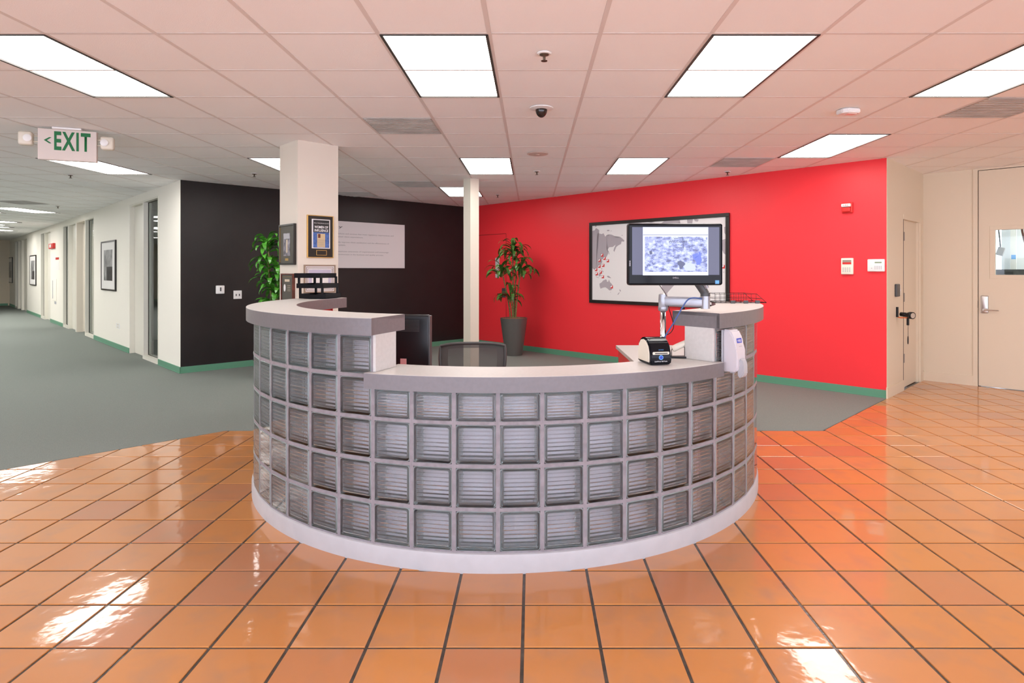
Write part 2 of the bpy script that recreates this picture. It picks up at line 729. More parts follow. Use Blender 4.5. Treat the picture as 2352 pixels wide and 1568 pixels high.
for i, (scr, x, y, p, full) in enumerate(cells):
    if i < 300 and scr > 0:
        if full:
            o = put('floor_tile', tile_me, floor, (x, y, 0))
        else:
            bb = B()
            tile_solid(bb, [(q[0] - x, q[1] - y) for q in p])
            o = obj('floor_tile', bb, 'tile', floor, (x, y, 0))
        o.rotation_euler = (R_(rnd.gauss(0, .10)), R_(rnd.gauss(0, .10)), 0)
    else:
        tile_solid(rest, p, bev=.002)
ro = obj('far_floor_tile_field', rest, 'tile', floor)
tag(ro, kind='stuff')

# ---- ceiling slab, tees, lay-in tiles
CS = .6096
CX0, CY0 = -.233, 3.339
b = B()
b.box(-34, 10, -2.6, 34, 2.83, 2.95)
ceiling = tag(obj('ceiling', b, 'slab'), kind='structure')
lights = {}      # (k, n) cells occupied by lamps
LIGHTS = [
    (-1, 0, 'big lit ceiling panel over the front left of the desk, left of the dome camera'),
    (2, 0, 'big lit ceiling panel over the right of the desk, right of the dome camera'),
    (-5, 0, 'long lit ceiling panel at the far left edge, nearest the exit sign'),
    (5, 0, 'lit ceiling panel running out of the picture at the upper right edge'),
    (-1, 6, 'small lit ceiling panel above the slim white column'),
    (2, 6, 'small lit ceiling panel above the framed world map'),
    (5, 4, 'lit ceiling panel close to the top of the red wall'),
    (-2, 10, 'farthest lit ceiling panel, partly behind the top of the slim column'),
    (-9, 6, 'lit ceiling panel just below and behind the exit sign'),
    (-5, 6, 'lit ceiling panel cut off by the left side of the square white pillar'),
    (-18, 15, 'nearest of the lit ceiling panels down the office corridor'),
]
for k, n, lb in LIGHTS:
    for q in (0, 1):
        lights[(k, n + q)] = 1
ADDED_LIGHTS = [(-9, 0), (8, 0), (-13, 0), (-13, 6), (-17, 6), (-21, 6), (-21, 12), (-25, 12), (-25, 18), (-29, 18), (-33, 24), (-15, 3), (-15, 9), (-19, 9), (-23, 15), (-27, 21), (-17, 0), (-29, 23), (-13, 3), (-17, 9), (-23, 9), (-25, 15), (-27, 15), (-19, 12), (-20, 15), (-24, 18), (-25, 21), (-28, 25)]  # unseen lamps added out of view to brighten the corridor and room
for k, n in ADDED_LIGHTS:
    for q in (0, 1):
        lights[(k, n + q)] = 1
VENTS = [(-2, 3, 'grey perforated ceiling grille left of the dome camera'),
         (6, 2, 'grey perforated ceiling grille at the right edge, below the lit panel'),
         (4, 6, 'grey perforated ceiling grille just above the red wall'),
         (-3, 9, 'grey perforated ceiling grille in front of the black wall, left of the slim column'),
         (-5, 11, 'far grey ceiling grille beside the right edge of the square pillar'),
         (-16, 13, 'grey ceiling grille in the corridor before the far lights')]
vents = {(k, n): 1 for k, n, _ in VENTS}
tb = B()
cell2 = []
hc = CS / 2 - .0125
ct = B()
z0 = CEIL + .0035
ct.box(-hc, hc, -hc, hc, z0, z0 + .014, bev=0)
ceil_me = ct.mesh('ceiling_tile', 'ceil_tile')


def ceil_room(x, y):
    if x + y < 3.68 + .5:
        return x + y > -9 and y < 27
    if y - x > 13.72 + .5 or x + y > 13.9:
        return x + y < 7.2
    if y - x > 3.5 and x + y > 11.1 + .6:
        return False
    return True


for n in range(-9, 40):
    for k in range(-52, 17):
        x, y = CX0 + (k + .5) * CS, CY0 + (n + .5) * CS
        if not ceil_room(x, y):
            continue
        if (k, n) in lights or (k, n) in vents:
            continue
        seen = y > 2.95 and -60 < U0 + F * x / y < 2412
        cell2.append((1 / y ** 3 if seen else 0, x, y))
cell2.sort(key=lambda c: -c[0])
rest = B()
for i, (scr, x, y) in enumerate(cell2):
    if i < 300 and scr > 0:
        o = put('ceiling_tile', ceil_me, ceiling, (x, y, rnd.uniform(0, .0015)))
    else:
        rest.box(x - hc, x + hc, y - hc, y + hc, z0, z0 + .014)
tag(obj('far_ceiling_tile_field', rest, 'ceil_tile', ceiling), kind='stuff')
for k in range(-52, 17):
    x = CX0 + k * CS
    tb.box(x - .012, x + .012, -2.6, 27, CEIL + .0026, CEIL + .0065)
for n in range(-9, 40):
    y = CY0 + n * CS
    tb.box(-32, 9.5, y - .0095, y + .0095, CEIL + .0032, CEIL + .0065)
obj('ceiling_grid', tb, 'tbar', ceiling)
# unseen upper side: a light-tight cover just above the tiles
b = B()
b.box(-34, 10, -2.6, 34, CEIL + .026, CEIL + .03)
obj('plenum_cover', b, 'slab', ceiling)

# ---- lamps
def lamp_parts():
    W2, L2 = CS / 2 - .006, CS - .006
    fr = B()
    for x0, x1, y0, y1 in ((-W2, -W2 + .016, -L2, L2), (W2 - .016, W2, -L2, L2), (-W2, W2, -L2, -L2 + .012), (-W2, W2, L2 - .012, L2)):
        fr.box(x0, x1, y0, y1, CEIL - .002, CEIL + .012)
    df = B()
    df.box(-W2 + .016, W2 - .016, -L2 + .012, L2 - .012, CEIL + .008, CEIL + .012)
    lv = B()
    for i in (1, 2):
        x = -W2 + .016 + i * (2 * W2 - .032) / 3
        lv.box(x - .003, x + .003, -L2 + .013, L2 - .013, CEIL + .005, CEIL + .008)
    for j in range(1, 8):
        y = -L2 + j * 2 * L2 / 8
        for i in range(3):
            xa = -W2 + .020 + i * (2 * W2 - .032) / 3
            lv.box(xa + .02, xa + (2 * W2 - .032) / 3 - .024, y - .0015, y + .0015, CEIL + .0062, CEIL + .008)
    return fr.mesh('lamp_frame', 'troffer'), df.mesh('diffuser', 'diff'), lv.mesh('lens_ribs', 'louver')


LP = lamp_parts()


def add_lamp(x, y, label, group, rz=0):
    r = root('ceiling_light', (x, y, 0), label, 'ceiling light', rz, group)
    r.location.z = 0
    for nm, me in zip(('frame', 'diffuser', 'lens_ribs'), LP):
        put(nm, me, r)
    return r


for k, n, lb in LIGHTS:
    add_lamp(CX0 + (k + .5) * CS, CY0 + (n + 1) * CS, lb, 'recessed ceiling lights')
for k, n in ADDED_LIGHTS:
    add_lamp(CX0 + (k + .5) * CS, CY0 + (n + 1) * CS, 'added lit ceiling panel outside the picture, brightening the corridor and room', 'added ceiling lights outside the picture')
for i, (xr, ya, yb, lb) in enumerate(((-13.68, 15.6, 16.5, 'second lit ceiling panel down the office corridor'),
                                      (-15.5, 17.5, 18.4, 'third lit ceiling panel down the office corridor'),
                                      (-17.57, 19.5, 20.5, 'farthest lit ceiling panel down the office corridor'))):
    r = add_lamp(xr - .61, (ya + yb) / 2, lb, 'recessed ceiling lights', PI / 2)
    r.location.z = -.006

gb = B()
gb.box(-hc, hc, -hc, hc, CEIL - .001, CEIL + .012)
for i in range(12):
    y = -hc + (i + .5) * 2 * hc / 12
    gb.box(-hc + .01, hc - .01, y - .004, y + .004, CEIL - .004, CEIL - .001)
vent_me = gb.mesh('grille', 'vent')
for k, n, lb in VENTS:
    r = root('ceiling_vent', (CX0 + (k + .5) * CS, CY0 + (n + .5) * CS, 0), lb, 'ceiling vent', 0, 'ceiling grilles')
    put('grille', vent_me, r)

# ---- walls
def corner_u(W, x, y):
    return Vector((x, y, 0)).dot(W.rt)


cx0, cy0 = (3.68 - 13.72) / 2, (3.68 + 13.72) / 2            # corridor / black corner
rx0, ry0 = (11.10 - 13.72) / 2, (11.10 + 13.72) / 2          # black / red corner
ex0, ey0 = (11.10 - 2.92) / 2, (11.10 + 2.92) / 2            # red / white end corner
fx0, fy0 = (13.45 - 2.92) / 2, (13.45 + 2.92) / 2            # white end / door wall

b = B()
wbox(b, WB, corner_u(WB, cx0, cy0) + .002, corner_u(WB, rx0, ry0) + .2, 0, .15, 0, TOP)
wall_black = tag(obj('wall_back_left', b, 'black_wall'), kind='structure')
b = B()
wbox(b, WR, corner_u(WR, rx0, ry0), corner_u(WR, ex0, ey0) - .001, 0, .15, 0, TOP)
wall_red = tag(obj('wall_back_right', b, 'red_wall'), kind='structure')

# corridor wall with its openings
DH = 2.645
uc = corner_u(WC, cx0, cy0)
BAYS = [(297, 364), (145, 216), (94, 116), (35, 62), (4, 17)]
b = B()
edges = [uc]
for a, c in BAYS:
    edges += [WC.u(c), WC.u(a)]
edges.append(WC.u(-14))
for i in range(0, len(edges), 2):
    wbox(b, WC, edges[i + 1], edges[i] - (.003 if i == 0 else 0), 0, .14, 0, TOP)
for a, c in BAYS:
    wbox(b, WC, WC.u(a), WC.u(c), 0, .14, DH, TOP)
wall_left = tag(obj('wall_left', b, 'white_wall'), kind='structure')

# office behind the corridor wall
b = B()
Wof = Wall(-1, 3.68 + 4.2)
wbox(b, Wof, WC.u(-10), corner_u(Wof, cx0 + 2.1, cy0 + 2.1) - .12, 0, .1, 0, TOP)
tag(obj('wall_office_back', b, 'white_wall'), kind='structure')
b = B()
b.prism([tuple(WC.pt(WC.u(-10), .02).xy), tuple(WC.pt(uc, .02).xy), tuple(WC.pt(uc, 2.9).xy), tuple(WC.pt(WC.u(-10), 2.9).xy)], .001, .0085)
tag(obj('carpet_office', b, 'carpet'), kind='structure')
for px_ in (240, 80):
    b = B()
    wbox(b, WC, WC.u(px_) - .05, WC.u(px_) + .05, .15, 2.95, 0, TOP)
    tag(obj('wall_office_partition', b, 'white_wall'), kind='structure')

# far end of the corridor, and the walls outside the picture
b = B()
Wfar = Wall(1, 48.0)
wbox(b, Wfar, corner_u(Wfar, -34, 14), corner_u(Wfar, -21.9, 26.1), 0, .15, 0, TOP)
tag(obj('wall_far_end', b, 'right_wall'), kind='structure')
b = B()
wbox(b, Wall(-1, -10.0), -34, -5.0, -.15, 0, 0, TOP)
tag(obj('wall_left_front', b, 'white_wall'), kind='structure')

# white end and door wall
ue0, ue1 = corner_u(WE, ex0, ey0), corner_u(WE, fx0, fy0)
uo0, uo1 = WE.u(2074), WE.u(2117)
b = B()
wbox(b, WE, ue0 + .001, uo0, -.003, .15, 0, TOP)
wbox(b, WE, uo1, ue1 + .15, .0, .15, 0, TOP)
wbox(b, WE, uo0, uo1, .0, .15, 2.17, TOP)
wall_end = tag(obj('wall_right_end', b, 'right_wall'), kind='structure')
ud0 = corner_u(WD, fx0, fy0)
dl = WD.u(2246)
dr = dl + .98
b = B()
wbox(b, WD, ud0, dl, 0, .15, 0, TOP)
wbox(b, WD, dr, dr + 4, 0, .15, 0, TOP)
wbox(b, WD, dl, dr, 0, .15, 2.752, TOP)
wall_right = tag(obj('wall_right', b, 'right_wall'), kind='structure')
b = B()
b.box(9.2, 9.35, -2.6, 4.4, 0, TOP)
tag(obj('wall_right_front', b, 'right_wall'), kind='structure')

# window mullions of the glazed front behind the viewer
b = B()
for x in range(-12, 10, 2):
    b.box(x - .03, x + .03, -2.6, -2.52, 0, TOP)
b.box(-12, 9.3, -2.6, -2.52, .0, .12)
b.box(-12, 9.3, -2.6, -2.52, 2.62, TOP)
b.box(-12, 9.3, -2.58, -2.54, 1.02, 1.07)
tag(obj('window_front', b, 'steel'), kind='structure')

# ---- baseboards
def base(name, W, u0, u1, m='green_base', h=.098, t=.009):
    b = B()
    wbox(b, W, u0, u1, -t, 0, .006, h)
    wbox(b, W, u0, u1, -t - .007, 0, .006, .018)
    return tag(obj(name, b, m), kind='structure')


base('baseboard_back_left', WB, corner_u(WB, cx0, cy0) - .009, corner_u(WB, rx0, ry0))
base('baseboard_back_right', WR, corner_u(WR, rx0, ry0), corner_u(WR, ex0, ey0) + .004)
for i in range(0, len(edges), 2):
    base('baseboard_left', WC, edges[i + 1], edges[i] + (.009 if i == 0 else 0))
b = B()
wbox(b, WE, ue0 - .02, uo0, -.014, 0, .0, .13)
wbox(b, WE, uo1, ue1, -.014, 0, .0, .13)
tag(obj('baseboard_right_end', b, 'right_wall'), kind='structure')
b = B()
wbox(b, WD, ud0, dl - .05, -.014, 0, .0, .13)
tag(obj('baseboard_right', b, 'right_wall'), kind='structure')
base('baseboard_far', Wfar, corner_u(Wfar, -30, 18), corner_u(Wfar, -22.2, 25.8))

# ---- square pillar (turned 45 degrees) and slim column
p0 = Vector((fx(684, 6.04), 6.04, 0))
b = B()
s = .43
b.box(0, s, 0, s, 0, TOP)
pillar = tag(obj('pillar_square', b, mat('pillar_paint', (.74, .68, .58), .5), None, p0, R_(45)), kind='structure')
WPR = Wall(1, p0.y - p0.x)       # right face of the pillar
WPL = Wall(-1, p0.y + p0.x)      # left face
b = B()
s = .155
b.box(0, s, 0, s, 0, TOP)
tag(obj('pillar_slim', b, mat('slim_pillar_paint', (.70, .66, .56), .5), None, (fx(1080.5, 8.53), 8.53, 0), R_(45)), kind='structure')

# ================================================================== CORRIDOR DOORS AND SIDELIGHTS
def glass_light(no, a, c, dep=.07, sill=.07):
    """a tall narrow window between picture columns a and c"""
    u0, u1 = WC.u(a), WC.u(c)
    r = srt('window_%d' % no, WC.pt((u0 + u1) / 2, 0, 0), WC.rz)
    hw = (u1 - u0) / 2
    b = B()
    fw = .045
    b.box(-hw, -hw + fw, -.004, .10, 0, DH)
    b.box(hw - fw, hw, -.004, .10, 0, DH)
    b.box(-hw + fw, hw - fw, -.004, .10, 0, sill)
    b.box(-hw + fw, hw - fw, -.004, .10, DH - .03, DH)
    obj('window_frame', b, 'ltdoor', r)
    b = B()
    b.box(-hw + fw, hw - fw, dep, dep + .006, sill, DH - .03)
    obj('pane', b, 'thin_glass', r)
    b = B()
    for x in (-hw + fw, hw - fw - .006):
        b.box(x, x + .006, dep - .008, dep, sill, DH - .03)
    b.box(-hw + fw, hw - fw, dep - .008, dep, sill, sill + .006)
    b.box(-hw + fw, hw - fw, dep - .008, dep, DH - .036, DH - .03)
    obj('gasket', b, 'gap', r)
    return r


def corridor_door(no, a, c, dep=.075, handle=1, ajar=0, m='ltdoor'):
    u0, u1 = WC.u(a), WC.u(c)
    r = srt('door_%d' % no, WC.pt((u0 + u1) / 2, 0, 0), WC.rz)
    hw = (u1 - u0) / 2
    b = B()
    b.box(-hw, -hw + .03, 0, .13, 0, DH)
    b.box(hw - .03, hw, 0, .13, 0, DH)
    b.box(-hw + .03, hw - .03, 0, .13, DH - .03, DH)
    obj('door_frame', b, m, r)
    b = B()
    if ajar:
        Mx = Matrix.Translation((-hw + .03, dep + .05, 0)) @ Matrix.Rotation(R_(ajar), 4, 'Z')
        b.box(0, 2 * hw - .065, 0, .044, .012, DH - .035, M4=Mx)
    else:
        b.box(-hw + .033, hw - .033, dep, dep + .044, .012, DH - .034)
    obj('door_leaf', b, m, r)
    if handle:
        b = B()
        hx = handle * (hw - .10)
        b.cyl((hx, dep, 1.02), (hx, dep - .05, 1.02), .011)
        b.lathe([(.028, 0), (.028, -.008), (.02, -.012)], (hx, dep, 1.02), 16, ax='y')
        b.cyl((hx, dep - .045, 1.02), (hx - handle * .11, dep - .045, 1.02), .009)
        obj('door_handle', b, 'steel', r)
    return r


glass_light(1, 328.8, 364.6)
d1 = corridor_door(1, 297, 328.6, handle=0)
b = B()
hw = (WC.u(328.6) - WC.u(297)) / 2
b.cyl((hw - .13, .075, 1.02), (hw - .13, .066, 1.02), .016)
obj('door_lock', b, 'dark_grey', d1)
glass_light(2, 195.5, 216)
corridor_door(2, 175.5, 195.3, handle=0, ajar=62, m='door')
corridor_door(3, 157, 173.5, handle=1)
b = B()
wbox(b, WC, WC.u(173.6), WC.u(175.4), 0, .14, 0, DH)
tag(obj('trim_1', b, 'ltdoor'), kind='structure')
glass_light(3, 145, 156.8)
glass_light(4, 94, 102)
corridor_door(4, 102.2, 116, handle=1)
glass_light(5, 35, 41)
corridor_door(5, 41.2, 49, handle=1)
corridor_door(6, 49.2, 62, handle=0)
corridor_door(7, 4, 17, handle=0, m='door')

# office items glimpsed through the sidelights
add_lamp(*WC.pt(WC.u(300) - .5, 1.5).xy, 'lit ceiling panel seen through the nearest sidelight', 'recessed ceiling lights', WC.rz)
add_lamp(*WC.pt(WC.u(180) - .5, 1.5).xy, 'lit ceiling panel seen through the second office sidelight', 'recessed ceiling lights', WC.rz)
for j in range(5):  # unseen lamps added to brighten the office interiors
    add_lamp(*WC.pt(WC.u(320) - 3.4 - j * 4.2, 1.7).xy, 'added lit ceiling panel brightening the offices, out of the direct view', 'added ceiling lights outside the picture', WC.rz)
u_ = WC.u(335)
wbd = root('whiteboard', Wof.pt(u_ - .2, 0, 1.5), 'white board on the office wall behind the nearest sidelight', 'whiteboard', WC.rz)
b = B()
b.box(-.75, .75, -.02, 0, -.45, .55, .004)
obj('board', b, 'white_plastic', wbd)
b = B()
b.box(-.75, .75, -.06, 0, -.48, -.45, .004)
obj('tray', b, 'steel', wbd)

# ================================================================== DESK
r0, r1 = 1.73, 1.83            # inner and outer face of the blocks
PZ, BP = .0987, .2105
T0, TP = -.48, 6.788
desk = root('reception_desk', (DCX, DCY, 0), 'curved reception desk of glass blocks on a white plinth with silver-grey counters', 'reception desk')


def dobj(name, b, mats, smooth=False):
    o = obj(name, b, mats, None, smooth=smooth)
    o.parent = desk
    o.matrix_parent_inverse = Matrix.Translation((-DCX, -DCY, 0))
    return o


tL, tR = T0 + TP * 16, T0 - TP * 12
tA, tB = T0 + TP * 3, T0 - TP * 6
b = B()
b.arc([(1.60, .001), (1.838, .001), (1.838, PZ - .016), (1.834, PZ - .004), (1.826, PZ), (1.60, PZ)], tL + .4, tR - .4, 120, DCX, DCY)
tag(dobj('plinth', b, 'plinth', True), 'white painted curved plinth')

# glass block: hollow shell with ribbed inside faces
ch = 2 * r1 * math.sin(R_(TP / 2)) - .019
BH = BP - .018
g = B()
ribs = []
hw_, hh_ = ch / 2, BH / 2
tap = (r0 / r1)


def shell(dx, y0, y1, rnd_, mi_side, mi_f, mi_b, flip):
    before = set(g.bm.faces)
    """rounded rectangle shell from y0 (outer face) to y1 (inner face)"""
    def ring(y, sx, sz, rr):
        out = []
        for (qx, qz, a0) in ((1, 1, 0), (-1, 1, 90), (-1, -1, 180), (1, -1, 270)):
            for a in (0, 45, 90):
                t = R_(a0 + a)
                out.append((qx * (sx - rr) + rr * math.cos(t), y, qz * (sz - rr) + rr * math.sin(t)))
        return out
    k = 1 - (1 - tap) * .0
    ex = .004 if not flip else .006
    R = [ring(y0, hw_ - dx - ex, hh_ - dx - ex, rnd_), ring(y0 + ex, hw_ - dx, hh_ - dx, rnd_),
         ring(y1 - ex, (hw_ - dx) - .006, hh_ - dx, rnd_), ring(y1, (hw_ - dx) - .006 - ex, hh_ - dx - ex, rnd_)]
    V = [[g.bm.verts.new(p) for p in q] for q in R]
    m = len(V[0])
    for a in range(3):
        for i in range(m):
            vs = (V[a][i], V[a][(i + 1) % m], V[a + 1][(i + 1) % m], V[a + 1][i])
            f = g.bm.faces.new(vs if flip else vs[::-1])
            f.material_index = mi_side
            f.smooth = True
    f1 = g.bm.faces.new(V[0] if flip else V[0][::-1])
    f1.material_index = mi_f
    f2 = g.bm.faces.new(V[3][::-1] if flip else V[3])
    f2.material_index = mi_b
    if flip:
        # the cavity's two faces are pressed into ribs: across at the front, upright at the back
        for f, axi, sg in ((f1, 2, -1), (f2, 0, 1)):
            yv = f.verts[0].co.y
            a = max(v.co.x for v in f.verts)
            c = max(v.co.z for v in f.verts)
            g.bm.faces.remove(f)
            n, k = 8, 6
            L_ = (c if axi == 2 else a)
            W_ = (a if axi == 2 else c)
            prev = None
            for i in range(n * k + 1):
                q = -L_ + 2 * L_ * i / (n * k)
                dy = .0016 * (1 - math.cos(2 * PI * i / k)) * sg
                pr = [(-W_, yv + dy, q), (W_, yv + dy, q)] if axi == 2 else [(q, yv + dy, -W_), (q, yv + dy, W_)]
                cur = [g.bm.verts.new(p) for p in pr]
                if prev:
                    ff = g.bm.faces.new((prev[0], prev[1], cur[1], cur[0]))
                    ff.smooth = True
                    ff.material_index = mi_f if axi == 2 else mi_b
                    want = Vector((0, -sg, 0))
                    ff.normal_update()
                    ribs.append((ff, want))
                prev = cur
    new = [q for q in g.bm.faces if q not in before]
    bmesh.ops.recalc_face_normals(g.bm, faces=new)
    if flip:
        bmesh.ops.reverse_faces(g.bm, faces=new)
        for ff, want in ribs:
            ff.normal_update()
            if ff.normal.dot(want) < 0:
                ff.normal_flip()


# local frame: y=0 is the outer face, +y towards the desk's inside
shell(0, 0, .098, .012, 0, 3, 3, False)
shell(.011, .009, .089, .010, 0, 1, 2, True)
gme = bpy.data.meshes.new('glass_block')
g.bm.normal_update()
g.bm.to_mesh(gme)
g.bm.free()
for m in ('gb_edge', 'gb_ribx', 'gb_ribz', 'gb_clear'):
    gme.materials.append(M[m])
GOFF = .002
for k in range(-12, 16):
    tall = k >= 3 or k < -6
    for row in range(5 if tall else 4):
        t = R_(T0 + TP * (k + .5))
        rr = r1 * math.cos(R_(TP / 2)) - GOFF + .003
        x, y = -rr * math.sin(t), -rr * math.cos(t)
        z = PZ + BP * (row + .5)
        sc_ = 1
        if not tall and row == 3:
            sc_ = .72
            z = PZ + BP * 3 + BP * .5 * .72
        o = put('glass_block', gme, desk, (x, y, z), -t)
        o.scale = (1, 1, sc_)
# mortar lattice
b = B()


def bar(b, t, z0, z1, wd, ra, rb):
    tt = R_(t)
    Mx = Matrix.Translation((DCX, DCY, 0)) @ Matrix.Rotation(-tt, 4, 'Z')
    b.box(-wd / 2, wd / 2, -rb, -ra, z0, z1, M4=Mx)


LOWT = .885
for k in range(-12, 17):
    if 3 < k or k < -6 or k in (3, -6):
        zt = PZ + BP * 5 + .002
    else:
        zt = LOWT
    if k == 3 or k == -6:
        zt = 1.15
    bar(b, T0 + TP * k, PZ, zt, .020, r0 + .004, r1 - .003)
for row in range(0, 6):
    z = PZ + BP * row
    for k in range(-12, 16):
        tall = k >= 3 or k < -6
        if row >= 4 and not tall:
            continue
        if row == 5 or True:
            t = T0 + TP * (k + .5)
            tt = R_(t)
            Mx = Matrix.Translation((DCX, DCY, 0)) @ Matrix.Rotation(-tt, 4, 'Z')
            rr = r1 * math.cos(R_(TP / 2))
            lo, hi = z - .009, z + .009
            if row == 0:
                lo = z
            if row == 5:
                hi = z + .002
            b.box(-ch / 2 - .009, ch / 2 + .009, -rr + .002, -rr + .094, lo, hi, M4=Mx)
tag(dobj('mortar', b, 'mortar'), 'lilac-grey mortar joints between the glass blocks')

# backing boards: pale towards the blocks, red towards the seat
b = B()
b.arc([(1.69, PZ), (1.70, PZ), (1.70, LOWT), (1.69, LOWT)], tA, tB, 40, DCX, DCY)
b.arc([(1.69, PZ), (1.70, PZ), (1.70, 1.15), (1.69, 1.15)], tL, tA, 60, DCX, DCY)
dobj('backing_board', b, 'liner', True)
b = B()
b.arc([(1.65, PZ), (1.675, PZ), (1.675, LOWT), (1.65, LOWT)], tA, tB, 40, DCX, DCY)
b.arc([(1.65, PZ), (1.675, PZ), (1.675, 1.15), (1.65, 1.15)], tL, tA, 60, DCX, DCY)
tag(dobj('inner_panel', b, 'red_lam', True), 'red laminate inside face of the desk wall')

# counters
def counter(name, zt, zb, t0, t1, n, rin=1.557, rout=1.872, lab=None):
    th = .019
    b = B()
    b.arc([(rin, zb), (rin + th, zb), (rin + th, zt - th), (rout - th, zt - th), (rout - th, zb), (rout, zb), (rout, zt - .0015), (rout - .0015, zt), (rin + .0015, zt), (rin, zt - .0015)], t0, t1, n, DCX, DCY)
    # closed ends
    for te, sg in ((t0, 1), (t1, -1)):
        Mx = Matrix.Translation((DCX, DCY, 0)) @ Matrix.Rotation(-R_(te), 4, 'Z')
        if t0 > t1:
            sgn = -sg
        else:
            sgn = sg
        x0, x1 = (0, .019) if sgn > 0 else (-.019, 0)
        b.box(min(-x0, -x1), max(-x0, -x1), -rout + .0005, -rin - .0005, zb, zt - .0007, M4=Mx)
    o = dobj(name, b, ['laminate', 'brushed'], True)
    for p in o.data.polygons:
        if abs(p.normal.z) < .6:
            p.material_index = 1
    if lab:
        tag(o, lab)
    return o


counter('countertop', 1.237, 1.152, 111.5, 19.2, 90, lab='upper counter on the left, curving round to the back')
counter('countertop', .9636, .886, 20.6, -42.0, 60, lab='lower front counter')
counter('countertop', 1.237, 1.152, -40.6, -84.5, 44, lab='upper counter on the right')
# end panels at the steps
for t, w0, lab in ((tA, 1, 'pale laminate end panel at the left step'), (tB, -1, 'grey laminate end panel at the right step')):
    Mx = Matrix.Translation((DCX, DCY, 0)) @ Matrix.Rotation(-R_(t), 4, 'Z')
    b = B()
    # thin board standing on the lower counter
    x0, x1 = (-.0, .016) if w0 > 0 else (-.016, .0)
    b.box(x0 + .004 * w0, x1 + .004 * w0, -1.832, -1.645, .9645, 1.152, .001, M4=Mx)
    tag(dobj('end_panel', b, 'laminate'), lab)
for t in (tL, tR):
    Mx = Matrix.Translation((DCX, DCY, 0)) @ Matrix.Rotation(-R_(t), 4, 'Z')
    b = B()
    x0, x1 = (-.028, -.012) if t > 0 else (.012, .028)
    b.box(x0, x1, -1.832, -1.65, PZ, 1.152, M4=Mx)
    tag(dobj('end_panel', b, 'red_lam' if t > 0 else 'laminate'), 'red end panel at the back left' if t > 0 else None)

# seat-height work surface inside the ring (left/front), mostly hidden
b = B()
b.arc([(1.05, .72), (1.645, .72), (1.645, .75), (1.05, .75)], 70, -30, 60, DCX, DCY)
ws = obj('work_surface', b, 'laminate')
tag(ws, 'curved grey work surface inside the desk carrying the black monitor', 'work surface')
b = B()
for t in (60, 20, -20):
    Mx = Matrix.Translation((DCX, DCY, 0)) @ Matrix.Rotation(-R_(t), 4, 'Z')
    b.box(-.02, .02, -1.60, -1.2, .0, .72, M4=Mx)
o = obj('support', b, 'red_lam', ws)

# return desk on the right with red sides
X0, X1, Ya, Yb = fx(1457, 4.85), 1.50, 4.86, 5.92
rd = root('return_desk', ((X0 + X1) / 2, (Ya + Yb) / 2, 0), 'white-topped red return desk behind the label printer', 'desk')
xa, xb, ya, yb = -(X1 - X0) / 2, (X1 - X0) / 2, -(Yb - Ya) / 2, (Yb - Ya) / 2
b = B()
b.box(xa, xb, ya, yb, .718, .75, .002)
obj('desktop', b, 'laminate', rd)
b = B()
b.box(xa + .02, xa + .045, ya + .02, yb - .04, .011, .718)
obj('side_panel', b, 'red_lam', rd)
b = B()
b.box(xa + .045, xb - .02, ya + .12, ya + .145, .011, .718)
obj('front_panel', b, 'red_lam', rd)
b = B()
b.box(xa + .045, xb - .02, yb - .065, yb - .04, .2, .718)
obj('back_panel', b, 'red_lam', rd)

# ================================================================== THINGS ON THE DESK
def on_desk(r, t):
    return Vector((DCX - r * math.sin(R_(t)), DCY - r * math.cos(R_(t)), 0))


# ---- label printer
Yp = 3.36
lp = root('label_printer', (fx(1503, Yp), Yp, .9636), 'small black label printer with ivory sides on the lower counter', 'label printer', R_(12))
b = B()
prof = [(-.085, .004), (-.088, .03), (-.086, .065), (-.07, .105), (-.035, .135), (.005, .146), (.05, .138), (.08, .11), (.092, .06), (.09, .004)]
b.prism(prof, -.060, .060, 'yz', bev=.006)
obj('body', b, 'gloss_black', lp, smooth=True)
sp = [(y * .86, .012 + z * .84) for y, z in prof]
for sx in (-1, 1):
    b = B()
    b.prism(sp, min(sx * .05, sx * .064), max(sx * .05, sx * .064), 'yz', bev=.003)
    obj('side_cover', b, 'ivory', lp, smooth=True)
b = B()
b.box(-.048, .048, -.092, -.084, .058, .073, .004)
obj('label_slot', b, 'ivory', lp)
b = B()
b.box(-.036, .036, -.0935, -.0915, .063, .068)
obj('slot_opening', b, 'black_plastic', lp)
b = B()
b.lathe([(.0125, 0), (.0125, -.003)], (.0, -.0875, .043), 20, ax='y')
obj('round_button', b, 'lblue_print', lp)
b = B()
b.lathe([(.009, -.003), (.009, -.004)], (.0, -.0875, .043), 20, ax='y')
obj('button_face', b, 'blue_print', lp)
text('lettering', 'DYMO', 'lblue_print', lp, (0, -.0905, .084), width=.028, height=.005, rx=R_(-8))
text('lettering', 'LabelWriter 450 Turbo', 'white_print', lp, (0, -.0885, .022), width=.072, height=.0065)

# ---- scanner with its stand
Ys = 3.56
bs = root('barcode_scanner', (fx(1566, Ys), Ys, .9636), 'ivory handheld scanner on a thin black foot beside the end panel', 'scanner')
b = B()
b.prism([(-.07, -.02), (.02, -.035), (.05, 0), (.02, .03), (-.07, .012), (-.085, -.004)], .001, .012, 'xy', bev=.003)
obj('foot', b, 'black_plastic', bs)
b = B()
b.tube([(.02, 0, .01), (.02, 0, .06), (.015, 0, .09)], .006)
obj('stand', b, 'black_plastic', bs)
b = B()
b.tube([(-.058, -.01, .052), (-.05, -.01, .056), (-.02, -.006, .070), (.02, -.002, .086), (.05, .0, .098), (.075, 0, .10)], [.014, .019, .0185, .018, .021, .02], seg=14)
obj('handle', b, 'ivory', bs, smooth=True)
b = B()
b.tube([(-.058, -.012, .055), (-.064, -.012, .045), (-.062, -.012, .02), (-.066, -.012, .003)], .0022)
